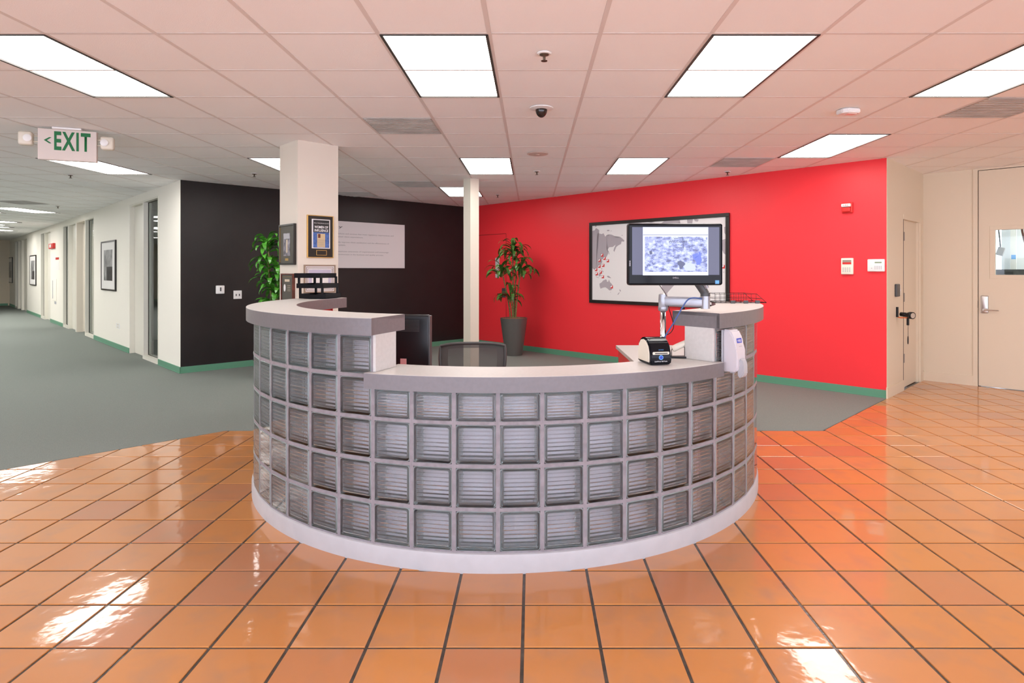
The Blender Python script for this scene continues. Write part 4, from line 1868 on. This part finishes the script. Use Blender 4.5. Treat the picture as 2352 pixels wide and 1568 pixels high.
# ---- framed awards on the pillar
def frame_item(W, name, px0, px1, py0, py1, label, cat, fmat, mat_in, fw=.02, dep=.02, gold=True):
    r, w_, h_ = wall_item(W, name, px0, px1, py0, py1, label, cat)
    b = B()
    for a in ((-w_ / 2, w_ / 2, h_ / 2 - fw, h_ / 2), (-w_ / 2, w_ / 2, -h_ / 2, -h_ / 2 + fw), (-w_ / 2, -w_ / 2 + fw, -h_ / 2 + fw, h_ / 2 - fw), (w_ / 2 - fw, w_ / 2, -h_ / 2 + fw, h_ / 2 - fw)):
        b.box(a[0], a[1], -dep, 0, a[2], a[3], .0015)
    obj('frame', b, fmat, r)
    b = B()
    b.box(-w_ / 2 + fw, w_ / 2 - fw, -dep * .7, 0, -h_ / 2 + fw, h_ / 2 - fw)
    obj('backing', b, mat_in, r)
    return r, w_, h_, -dep * .7


def panel(r, name, x0, x1, z0, z1, y, m, th=.0015):
    b = B()
    b.box(x0, x1, y - th, y, z0, z1)
    return obj(name, b, m, r)


blue_pic = mat('plaque_blue', (.06, .13, .36), .4, vary=.3, vscale=40)
olive = mat('olive_mount', (.075, .07, .055), .5)
r, w_, h_, y = frame_item(WPR, 'award_plaque', 704, 764, 495, 592, 'gold-edged black plaque reading WOMEN OF INFLUENCE, topmost on the pillar', 'plaque', 'gold', 'frame_black', .008, .022)
panel(r, 'insert_border', -w_ * .33, w_ * .37, -h_ * .28, h_ * .41, y, 'paper')
panel(r, 'insert', -w_ * .28, w_ * .33, -h_ * .26, h_ * .39, y - .0015, blue_pic)
panel(r, 'heading_band', -w_ * .28, w_ * .33, h_ * .10, h_ * .39, y - .003, 'dark_print')
panel(r, 'article', -w_ * .13, w_ * .17, -h_ * .25, h_ * .07, y - .003, mat('cream_print', (.62, .48, .28), .6))
panel(r, 'portrait', -w_ * .10, -w_ * .01, -h_ * .03, h_ * .06, y - .0045, 'walnut')
text('lettering', 'WOMEN OF', 'white_print', r, (w_ * .025, y - .0055, h_ * .225), width=w_ * .52, height=h_ * .06, bold=.02)
text('lettering', 'INFLUENCE', 'white_print', r, (w_ * .025, y - .0055, h_ * .145), width=w_ * .52, height=h_ * .06, bold=.02)
text('lettering', 'Silicon Valley Business Journal', 'white_print', r, (w_ * .025, y - .0055, h_ * .315), width=w_ * .56, height=h_ * .03)
panel(r, 'name_plate', -w_ * .16, w_ * .24, -h_ * .44, -h_ * .32, y, 'gold')
panel(r, 'name_plate_face', -w_ * .14, w_ * .22, -h_ * .43, -h_ * .33, y - .0015, 'frame_black')
for i in range(7):
    panel(r, 'text_line', -w_ * .11, w_ * .15, -h_ * (.08 + i * .024), -h_ * (.074 + i * .024), y - .0045, 'grey_print', .0006)

r, w_, h_, y = frame_item(WPL, 'framed_award', 646.5, 681, 515, 608, 'dark framed award with a gold inner edge on the pillar left face', 'picture frame', 'frame_black', olive, .018, .03)
panel(r, 'gold_edge', -w_ * .5 + .018, -w_ * .5 + .024, -h_ * .44, h_ * .44, y - .002, 'gold', .004)
panel(r, 'insert', -w_ * .22, w_ * .22, -h_ * .28, h_ * .28, y, mat('award_print', (.20, .19, .22), .4, vary=.7, vscale=25))
panel(r, 'insert_top', -w_ * .18, w_ * .18, h_ * .14, h_ * .27, y - .0015, 'grey_plastic')
panel(r, 'insert_stripe', w_ * -.02, w_ * .06, -h_ * .2, h_ * .12, y - .0015, 'beige')
panel(r, 'name_plate', -w_ * .1, w_ * .1, -h_ * .40, -h_ * .34, y, 'gold')

r, w_, h_, y = frame_item(WPL, 'wood_plaque', 651, 678, 628, 694, 'narrow dark plaque with a red-brown wooden edge low on the pillar', 'plaque', 'walnut', olive, .012, .03)
panel(r, 'gold_edge', -w_ * .4, w_ * .4, h_ * .38, h_ * .39, y, 'gold')
panel(r, 'heading', -w_ * .2, w_ * .2, h_ * .22, h_ * .30, y, 'beige')
b = B()
b.lathe([(.022, 0), (.022, -.003)], (-w_ * .2, y, 0), 20, ax='y')
o = obj('medallion', b, 'white_plastic', r)
o.scale = (1, 1, 1.7)
for i in range(4):
    panel(r, 'text_line', w_ * .02, w_ * .28, h_ * (.08 - i * .06), h_ * (.09 - i * .06), y, 'beige')

r, w_, h_, y = frame_item(WPR, 'framed_certificate', 697, 769, 608, 672, 'pale wooden framed certificate on the pillar behind the letter tray', 'picture frame', mat('taupe_frame', (.30, .22, .16), .4), 'paper', .014, .018)
b = B()
for a, m_ in ((.024, .028), (.038, .041)):
    for q in ((-w_ / 2 + a, w_ / 2 - a, h_ / 2 - m_, h_ / 2 - a), (-w_ / 2 + a, w_ / 2 - a, -h_ / 2 + a, -h_ / 2 + m_), (-w_ / 2 + a, -w_ / 2 + m_, -h_ / 2 + a, h_ / 2 - a), (w_ / 2 - m_, w_ / 2 - a, -h_ / 2 + a, h_ / 2 - a)):
        b.box(q[0], q[1], y - .002, y, q[2], q[3])
obj('mount_lines', b, 'walnut', r)
panel(r, 'certificate', -w_ / 2 + .05, w_ / 2 - .05, -h_ / 2 + .05, h_ / 2 - .05, y, mat('lilac_paper', (.50, .46, .58), .6))
panel(r, 'certificate_text_area', -w_ / 2 + .08, w_ / 2 - .08, -h_ / 2 + .07, h_ / 2 - .09, y - .0015, 'paper')

# ---- pictures in the corridor
for px0, px1, py0, py1, lb in ((235.5, 268, 553, 667, 'black-framed black-and-white picture, nearest one in the corridor'),
                               (70.5, 84, 586, 655, 'black-framed picture in the middle of the corridor wall'),
                               (20, 29.5, 591, 649, 'farthest black-framed picture along the corridor wall')):
    r, w_, h_, y = frame_item(WC, 'corridor_picture', px0, px1, py0, py1, lb, 'picture', 'frame_black', 'paper', .03, .03)
    panel(r, 'photograph', -w_ * .30, w_ * .30, -h_ * .30, h_ * .32, y, mat('grey_photo', (.30, .30, .30), .4, vary=.6, vscale=4))
    panel(r, 'photograph_dark_area', -w_ * .10, w_ * .30, -h_ * .30, -h_ * .02, y - .0015, mat('dark_photo', (.06, .06, .065), .3, vary=.5, vscale=9))

# ---- corridor fire alarm, notice, phone-height fittings
r, w_, h_ = wall_item(WC, 'fire_alarm', 117.5, 127.5, 559, 571, 'small red fire alarm box high on the corridor wall', 'fire alarm')
b = B()
b.box(-w_ / 2, w_ / 2, -.06, 0, -h_ / 2, h_ / 2, .01)
obj('housing', b, 'greenred', r)
b = B()
b.box(-w_ * .2, w_ * .15, -.075, -.06, -h_ * .3, h_ * .3, .006)
obj('strobe', b, 'white_plastic', r)
r, w_, h_ = wall_item(WC, 'red_notice', 128, 135.5, 591, 596, 'small red notice on the corridor wall', 'notice')
panel(r, 'red_face', -w_ / 2, w_ / 2, -h_ / 2, h_ / 2, -.001, 'greenred', .004)
r, w_, h_ = wall_item(WC, 'white_notice', 122, 136, 600, 620, 'white paper sheets pinned below the red notice', 'notice')
panel(r, 'paper_sheet', -w_ / 2, w_ / 2, -h_ / 2, h_ / 2, -.001, 'paper', .003)
r, w_, h_ = wall_item(WC, 'extinguisher_cabinet', 121, 130, 640, 690, 'flush pale cabinet on the corridor wall beside the fourth door', 'cabinet')
b = B()
b.box(-w_ / 2, w_ / 2, -.012, 0, -h_ / 2, h_ / 2, .003)
obj('door', b, 'white_wall', r)
panel(r, 'glass_slot', -w_ * .44, -w_ * .30, -h_ * .42, h_ * .42, -.012, 'grey_plastic', .003)
r, w_, h_ = wall_item(WC, 'wall_outlet', 125.5, 129.5, 692, 698, 'tiny dark outlet low on the corridor wall', 'outlet')
panel(r, 'plate', -w_ / 2, w_ / 2, -h_ / 2, h_ / 2, -.001, 'grey_plastic', .006)
r, w_, h_ = wall_item(WC, 'wall_outlet', 267.5, 275.5, 742, 754, 'ivory outlet plate low below the nearest corridor picture', 'outlet')
panel(r, 'plate', -w_ / 2, w_ / 2, -h_ / 2, h_ / 2, -.001, 'white_plastic', .006)
for dz in (-.25, .25):
    panel(r, 'socket', -w_ * .2, w_ * .2, h_ * (dz - .12), h_ * (dz + .12), -.007, 'ivory', .002)

# ---- black wall switches
r, w_, h_ = wall_item(WB, 'thermostat', 495, 514.5, 655.5, 674.5, 'white thermostat on the black wall', 'thermostat')
b = B()
b.box(-w_ / 2, w_ / 2, -.03, 0, -h_ / 2, h_ / 2, .01, seg=3)
obj('case', b, 'white_plastic', r, smooth=True)
panel(r, 'dial', -w_ * .06, w_ * .10, -h_ * .18, h_ * .28, -.03, 'dark_grey', .003)
r, w_, h_ = wall_item(WB, 'wall_outlet', 536, 555, 667, 686, 'white double outlet plate on the black wall by the plant', 'outlet')
b = B()
b.box(-w_ / 2, w_ / 2, -.008, 0, -h_ / 2, h_ / 2, .003)
obj('plate', b, 'white_plastic', r)
for dx in (-.18, .2):
    panel(r, 'socket', w_ * (dx - .06), w_ * (dx + .06), -h_ * .16, h_ * .1, -.008, 'dark_grey', .002)

# ---- red wall devices
r, w_, h_ = wall_item(WR, 'fire_strobe', 1935, 1960, 465, 489, 'red fire alarm with a clear strobe on the red wall', 'fire alarm')
b = B()
b.box(-w_ / 2, w_ / 2, -.035, 0, -h_ / 2, h_ / 2, .006)
b.box(-w_ * .42, w_ * .34, -.06, -.03, -h_ * .42, h_ * .02, .01)
obj('housing', b, 'greenred', r)
b = B()
b.box(-w_ * .46, w_ * .40, -.068, -.03, h_ * .06, h_ * .36, .008)
obj('strobe', b, 'white_plastic', r)
text('lettering', 'FIRE', 'greenred', r, (-w_ * .03, -.0685, h_ * .2), width=w_ * .5, height=h_ * .14)
r, w_, h_ = wall_item(WR, 'alarm_keypad', 1933.5, 1961.5, 592.5, 630, 'upright ivory alarm keypad with a red window on the red wall', 'keypad')
b = B()
b.box(-w_ / 2, w_ / 2, -.035, 0, -h_ / 2, h_ / 2, .010, seg=3)
obj('case', b, mat('ivory_keypad', (.8, .76, .64), .35), r, smooth=True)
panel(r, 'display', -w_ * .36, w_ * .36, h_ * .24, h_ * .38, -.035, mat('lcd_grey', (.30, .24, .2), .3), .002)
panel(r, 'red_window', -w_ * .36, w_ * .36, h_ * .12, h_ * .24, -.035, 'greenred', .003)
keyb = B()
keyb.box(-w_ * .045, w_ * .045, -.004, 0, -h_ * .02, h_ * .02, .001)
kme = keyb.mesh('key', 'grey_plastic')
for i in range(4):
    for j in range(4):
        put('key', kme, r, ((-.30 + i * .18) * w_, -.035, (-.10 - j * .075) * h_))
r, w_, h_ = wall_item(WR, 'alarm_keypad', 1994, 2033.5, 595, 623.5, 'wide white alarm keypad near the corner of the red wall', 'keypad')
b = B()
b.box(-w_ / 2, w_ / 2, -.035, 0, -h_ / 2, h_ / 2, .010, seg=3)
obj('case', b, 'white_plastic', r, smooth=True)
panel(r, 'display', -w_ * .06, w_ * .34, h_ * .18, h_ * .28, -.035, mat('lcd_green', (.2, .28, .16), .3), .002)
keyb = B()
keyb.box(-w_ * .03, w_ * .03, -.004, 0, -h_ * .03, h_ * .03, .001)
kme = keyb.mesh('key', 'grey_plastic')
for i in range(4):
    for j in range(3):
        put('key', kme, r, ((-.04 + i * .12) * w_, -.035, (-.08 - j * .1) * h_))
put('key', kme, r, (-.24 * w_, -.035, -.22 * h_))

# ---- red door set in the red wall, left of the plant
u0, u1 = corner_u(WR, rx0, ry0) + .10, WR.u(1162.5)
dh = fz(537, 11.6)
rd_ = srt('door_8', WR.pt((u0 + u1) / 2, 0, 0), WR.rz)
w_ = u1 - u0
b = B()
b.box(-w_ / 2, w_ / 2, -.004, 0, .10, dh)
obj('door_leaf', b, 'red_wall', rd_)
b = B()
b.box(w_ / 2, w_ / 2 + .006, -.003, 0, .10, dh)
b.box(-w_ / 2, w_ / 2, -.003, 0, dh, dh + .008)
obj('door_gap', b, mat('dark_red_joint', (.12, .01, .01), .8), rd_)
plate_m = mat('brushed_plate', (.62, .62, .62), .3, metal=.2)
for px0, px1, py0, py1, nm in ((1138.5, 1147.5, 591, 638, 'push_plate'), (1153.5, 1162, 662, 684, 'lock_plate')):
    um2 = (WR.u(px0) + WR.u(px1)) / 2 - (u0 + u1) / 2
    hw2 = (WR.u(px1) - WR.u(px0)) / 2
    b = B()
    b.box(um2 - hw2, um2 + hw2, -.010, -.003, fz(py1, 11.4), fz(py0, 11.4), .002)
    obj(nm, b, plate_m if nm == 'push_plate' else 'dark_grey', rd_)
b = B()
zz = fz(676, 11.4)
b.cyl((um2, -.01, zz), (um2, -.06, zz), .012)
b.cyl((um2, -.055, zz), (um2 - .12, -.055, zz), .010)
obj('door_handle', b, 'steel', rd_)

# ---- recessed door in the white end wall
dw = srt('door_9', WE.pt((uo0 + uo1) / 2, 0, 0), WE.rz)
hw = (uo1 - uo0) / 2
b = B()
b.box(hw - .10, hw, -.012, .15, 0, 2.17)
b.box(hw - .13, hw - .10, .012, .15, 0, 2.12)
b.box(-hw, hw, -.008, .15, 2.11, 2.17)
obj('door_frame', b, 'right_wall', dw)
b = B()
b.box(-hw + .16, hw - .13, .038, .080, .01, 2.11)
obj('door_leaf', b, 'right_wall', dw)
b = B()
b.box(-hw, -hw + .040, .0012, .020, .005, 2.11)
obj('door_gap', b, 'gap', dw)
b = B()
b.box(-hw + .045, -hw + .16, .022, .07, .01, 2.11)
obj('door_stile', b, 'right_wall', dw)
for py in (542, 683, 824):
    z = fz(py, 7.55)
    b = B()
    b.box(-hw + .035, -hw + .15, .017, .024, z - .055, z + .055, .002)
    obj('hinge', b, 'dark_hinge', dw)

# ---- big door on the right with its window
DTOP = 2.752
dd = srt('door_10', WD.pt((dl + dr) / 2, 0, 0), WD.rz)
hw = (dr - dl) / 2
um2 = (dl + dr) / 2
wl, wr_ = WD.u(2286) - um2, WD.u(2372) - um2
wz1, wz0 = fz(527, WD.Y(2310)), fz(631, WD.Y(2310))
b = B()
g_ = .008
b.box(-hw + g_, wl, .0, .044, .012, DTOP - g_)
b.box(wr_, hw - g_, .0, .044, .012, DTOP - g_)
b.box(wl, wr_, .0, .044, .012, wz0)
b.box(wl, wr_, .0, .044, wz1, DTOP - g_)
obj('door_leaf', b, 'right_wall', dd)
b = B()
for q in ((wl - .055, wr_ + .055, wz1, wz1 + .05), (wl - .055, wr_ + .055, wz0 - .05, wz0), (wl - .055, wl, wz0, wz1), (wr_, wr_ + .055, wz0, wz1)):
    b.box(q[0], q[1], -.006, .05, q[2], q[3], .002)
obj('window_frame', b, 'right_wall', dd)
b = B()
b.box(wl, wr_, .02, .026, wz0, wz1)
obj('pane', b, 'thin_glass', dd)
b = B()
b.box(-hw, -hw + g_, .02, .15, 0, DTOP)
b.box(hw - g_, hw, .02, .15, 0, DTOP)
b.box(-hw, hw, .02, .15, DTOP - g_, DTOP)
obj('door_gap', b, 'gap', dd)
b = B()
lx = WD.u(2261.5) - um2
zc_ = fz(699, 7.7)
b.box(lx - .04, lx + .04, -.014, 0, zc_ - .11, zc_ + .11, .012, seg=3)
obj('lock_plate', b, 'steel', dd, smooth=True)
b = B()
b.cyl((lx, -.014, zc_ - .065), (lx, -.06, zc_ - .065), .014)
b.tube([(lx, -.055, zc_ - .065), (lx + .06, -.06, zc_ - .068), (lx + .15, -.055, zc_ - .07)], [.012, .010, .007])
obj('door_handle', b, 'steel', dd, smooth=True)
b = B()
b.box(-hw - .03, -hw + .002, -.004, .0, zc_ - .045, zc_ + .045)
obj('strike_plate', b, 'gap', dd)
b = B()
b.box(-hw - .05, -hw, -.012, 0, 0, DTOP + .02)
tag(b and obj('trim_2', b, 'right_wall', None, WD.pt(um2, 0, 0), WD.rz), kind='structure')

# the bright lab behind that window
b = B()
Wlab = Wall(-1, 13.45 + 5.0)
wbox(b, Wlab, WD.u(2200), WD.u(2200) + 6.2, 0, .1, 0, 3.0)
wbox(b, WD, WD.u(2160), WD.u(2160) + .1, .15, 3.6, 0, 3.0)
wbox(b, WD, dr + 3.2, dr + 3.3, .15, 3.6, 0, 3.0)
tag(obj('wall_lab', b, 'lab_wall'), kind='structure')
r = add_lamp(*WD.pt((dl + dr) / 2 + .4, 1.6).xy, 'lit ceiling panel of the bright room behind the right door', 'recessed ceiling lights', WD.rz)
r = add_lamp(*WD.pt((dl + dr) / 2 + 1.6, 1.6).xy, 'second lit ceiling panel of the bright room behind the right door', 'recessed ceiling lights', WD.rz)
for du, dd_ in ((.4, 2.9), (1.6, 2.9), (2.6, 2.2)):  # further lamps added out of sight to brighten the lab
    add_lamp(*WD.pt((dl + dr) / 2 + du, dd_).xy, 'added lit ceiling panel brightening the lab, hidden above the door window', 'added ceiling lights outside the picture', WD.rz)


def behind(px, py, d):
    """point seen through the door window at depth d behind the door wall"""
    W = Wall(-1, 13.45 + d / S2)
    Y = W.Y(px)
    return Vector((fx(px, Y), Y, fz(py, Y)))


p = behind(2298, 577, 1.6)
rr = root('hanging_outlet_box', p, 'grey outlet box hanging on a cord behind the right door window', 'outlet box', WD.rz)
b = B()
b.box(-.042, .042, -.03, .03, -.062, .062, .008, M4=Matrix.Rotation(R_(18), 4, 'Y'))
obj('box', b, 'grey_plastic', rr)
b = B()
b.tube([(0, 0, .06), (-.02, 0, .3), (-.02, 0, 1.1)], .009)
obj('cord', b, 'dark_grey', rr)
p = behind(2350, 540, 1.4)
cable('red_hose', [p + Vector((-.03, 0, 1.0)), p + Vector((-.02, 0, .2)), p, p + Vector((.06, 0, -.2))], .014, 'walnut', 'dark red hose hanging behind the right door window')
p = behind(2312, 628, 3.3)
eq = root('lab_instrument', (p.x, p.y, 1.0), 'dark bench instrument low behind the right door window', 'instrument', WD.rz)
b = B()
b.box(-.40, .36, -.1, .1, 0, p.z - 1.0 + .07, .01)
obj('case', b, 'dark_grey', eq)
b = B()
b.box(-.1, .1, -.105, -.1, p.z - 1.0 - .03, p.z - 1.0 + .03)
obj('display', b, 'dark_print', eq)
bt = root('lab_bench', (p.x, p.y, 0), 'white lab bench behind the right door', 'bench', WD.rz)
b = B()
b.box(-.8, 1.2, -.22, .14, .96, 1.0)
obj('bench_top', b, 'white_plastic', bt)
for x in (-.75, 1.15):
    b = B()
    b.box(x - .02, x + .02, -.2, .12, 0.001, .96)
    obj('leg', b, 'grey_plastic', bt)
p = behind(2328, 580, 3.44)
b = B()
b.box(-.04, .04, -.03, .03, -1.0, .95, .004)
o = tag(obj('wall_conduit', b, 'white_plastic', None, p, WD.rz), 'white vertical conduit on the lab wall behind the door window', 'conduit')
p = behind(2328, 590, 3.34)
b = B()
b.box(-.03, .03, -.008, 0, -.035, .035)
o = tag(obj('lab_outlet', b, 'lblue_print', None, p, WD.rz), 'small blue outlet on the white conduit behind the door window', 'outlet')

# ---- card reader, switch and torch on the white end wall
r, w_, h_ = wall_item(WE, 'card_reader', 2054, 2061.5, 652, 681, 'black card reader on the white wall end', 'card reader')
b = B()
b.box(-w_ / 2, w_ / 2, -.03, 0, -h_ / 2, h_ / 2, .010)
obj('case', b, 'dark_grey', r)
r, w_, h_ = wall_item(WE, 'light_switch', 2063.5, 2069, 655, 677, 'beige switch plate beside the black card reader', 'switch')
b = B()
b.box(-w_ / 2, w_ / 2, -.006, 0, -h_ / 2, h_ / 2, .002)
obj('plate', b, 'ivory', r)
b = B()
b.box(-w_ * .12, w_ * .12, -.014, -.006, -h_ * .1, h_ * .1, .001)
obj('toggle', b, 'white_plastic', r)

u_, z_ = WE.uz(2058, 722)
fl = root('flashlight', WE.pt(u_, -.02, z_), 'black flashlight held in an orange wall bracket beside the recessed door', 'flashlight', WE.rz)
b = B()
b.box(-.015, .015, -.006, .02, -.03, .09, .004)
obj('mount_plate', b, 'black_plastic', fl)
b = B()
# the torch points towards the room and to the right
d = Matrix.Rotation(-WE.rz, 3, 'Z') @ Vector((.2, -.98, -.03))
a0, a1 = Vector((.02, -.03, .005)), Vector((.02, -.03, .005)) + d * .17
b.cyl(a0, a0 + d * .09, .026, seg=20)
b.cyl(a0 + d * .09, a0 + d * .13, .027, .040, seg=20)
b.cyl(a0 + d * .13, a0 + d * .17, .041, seg=20)
obj('body', b, 'black_plastic', fl)
b = B()
b.cyl(a0 + d * .1705, a0 + d * .173, .031, seg=20)
obj('lens', b, 'chrome', fl)
b = B()
b.tube([Vector((0, 0, -.03)), Vector((0, -.03, -.036)), a0 + d * .05 + Vector((0, 0, -.036)), a0 + d * .14 + Vector((0, 0, -.034)), a0 + d * .145 + Vector((0, 0, -.012))], .006)
obj('bracket', b, 'orange_pl', fl)
b = B()
e0 = a0 + d * .10
b.box(-.016, .016, -.012, .012, -.12, -.035, .003, M4=Matrix.Translation(e0))
obj('strap', b, 'black_plastic', fl)
b = B()
b.tube([e0 + Vector((0, 0, -.12)), e0 + Vector((0, 0, -.25))], .0022)
lp_ = [e0 + Vector((.014 * math.sin(t), 0, -.295 + .045 * math.cos(t))) for t in [2 * PI * i / 14 for i in range(15)]]
b.tube(lp_, .004)
obj('lanyard', b, 'black_plastic', fl)

# ================================================================== CEILING THINGS
def sprinkler(px, py, label, big=1.0):
    Y = (CEIL - EYE) * F / (H0 - py)
    r = root('sprinkler', (fx(px, Y), Y, CEIL), label, 'sprinkler', 0, 'ceiling sprinklers')
    b = B()
    b.lathe([(.045, .0), (.040, -.006), (.03, -.008)], (0, 0, 0), 20)
    obj('escutcheon', b, 'white_plastic', r)
    b = B()
    b.lathe([(.028, -.006), (.028, -.012), (.008, -.014), (.008, -.035), (.004, -.04), (.019, -.045), (.019, -.048)], (0, 0, 0), 16)
    obj('head', b, mat('dark_bronze', (.10, .07, .05), .35, metal=.6), r)


for px, py, lb in ((1250, 122, 'dark sprinkler head nearest to the viewer, in front of the dome camera'),
                   (1233, 393, 'sprinkler head just beyond the round ceiling speaker'),
                   (1671, 394, 'sprinkler head over the red wall near the world map'),
                   (1143, 447, 'farthest sprinkler head, just right of the slim column'),
                   (584, 398, 'sprinkler head left of the square pillar'),
                   (162, 401, 'sprinkler head below the exit sign'),
                   (133, 473, 'farther sprinkler head in the corridor ceiling')):
    sprinkler(px, py, lb)

Y = (CEIL - EYE) * F / (H0 - 248)
r = root('dome_camera', (fx(1243.5, Y), Y, CEIL), 'black dome security camera in the ceiling over the desk', 'security camera')
b = B()
b.lathe([(.095, 0), (.094, -.006), (.06, -.014), (.05, -.014)], (0, 0, 0), 32)
obj('ring', b, 'white_plastic', r, smooth=True)
b = B()
prof = [(.047 * math.cos(t), -.014 - .062 * math.sin(t)) for t in [PI / 2 * i / 8 for i in range(8)]]
b.lathe(prof + [(.002, -.076)], (0, 0, 0), 24)
obj('dome', b, mat('smoked_dome', (.02, .012, .01), .08, vary=.5, vscale=30), r, smooth=True)

Y = (CEIL - EYE) * F / (H0 - 353)
r = root('ceiling_speaker', (fx(1235, Y), Y, CEIL), 'round flat peach-white speaker plate in the ceiling', 'speaker')
b = B()
b.lathe([(.118, .0), (.116, -.005), (.10, -.008), (.02, -.010), (.018, -.014), (.002, -.015)], (0, 0, 0), 36)
obj('cover', b, mat('speaker_grille', (.62, .48, .42), .6), r, smooth=True)
for sx in (-1, 1):
    b = B()
    b.lathe([(.006, -.006), (.006, -.010)], (sx * .105, 0, 0), 10)
    obj('screw', b, 'steel', r)

Y = (CEIL - EYE) * F / (H0 - 252)
r = root('smoke_detector', (fx(1951, Y), Y, CEIL), 'small white detector on the ceiling above the red wall', 'detector', R_(12))
b = B()
b.prism([(-.085, -.02), (-.085, .05), (.085, .05), (.085, -.02), (.05, -.06), (-.05, -.06)], -.035, 0, 'xy', bev=.006)
obj('case', b, 'white_plastic', r)
b = B()
b.box(-.04, .04, -.035, .02, -.040, -.034, .002)
obj('sensor_window', b, mat('pinkish_lens', (.75, .55, .5), .3), r)

# ---- exit sign with emergency lamp heads
Ye = 5.56
xe = root('exit_sign', (fx(157, Ye), Ye, 0), 'hanging white EXIT sign with green letters and two emergency lamp heads', 'exit sign', R_(22))
hw = .222
zt_, zb_ = CEIL - .014, fz(370, Ye)
b = B()
b.box(-hw, hw, -.025, .025, zb_, zt_, .006)
obj('sign_body', b, mat('sign_white', (.64, .56, .51), .45), xe)
b = B()
b.box(-.11, .11, -.05, .05, CEIL - .016, CEIL + .002, .003)
obj('ceiling_mount', b, 'white_plastic', xe)
zc_ = (zt_ + zb_) / 2
text('lettering', 'EXIT', 'green_print', xe, (.035, -.0265, zc_ + .035), width=.275, height=.17, bold=.03)
b = B()
for s_ in (1, -1):
    b.prism([(-.175, zc_ + .035), (-.135, zc_ + .035 + s_ * .028), (-.118, zc_ + .035 + s_ * .028), (-.152, zc_ + .035)], -.0275, -.0255, 'xz')
obj('arrow', b, 'green_print', xe)
for s_ in (-1, 1):
    b = B()
    x = s_ * (hw + .085)
    b.box(x - .055, x + .05, -.045, .03, zc_ - .02, zc_ + .10, .018, seg=3)
    l = obj('lamp_head', b, 'ivory', xe, smooth=True)
    b = B()
    b.lathe([(.028, -.045), (.032, -.055), (.02, -.06)], (x - s_ * .02, 0, zc_ + .04), 18, ax='y')
    obj('lamp_lens', b, 'white_plastic', l, smooth=True)
    b = B()
    for dz in (.02, .07):
        b.tube([(s_ * hw, 0, zc_ + dz), (x - s_ * .05, 0, zc_ + dz)], .005)
    obj('bracket', b, 'ivory', xe)
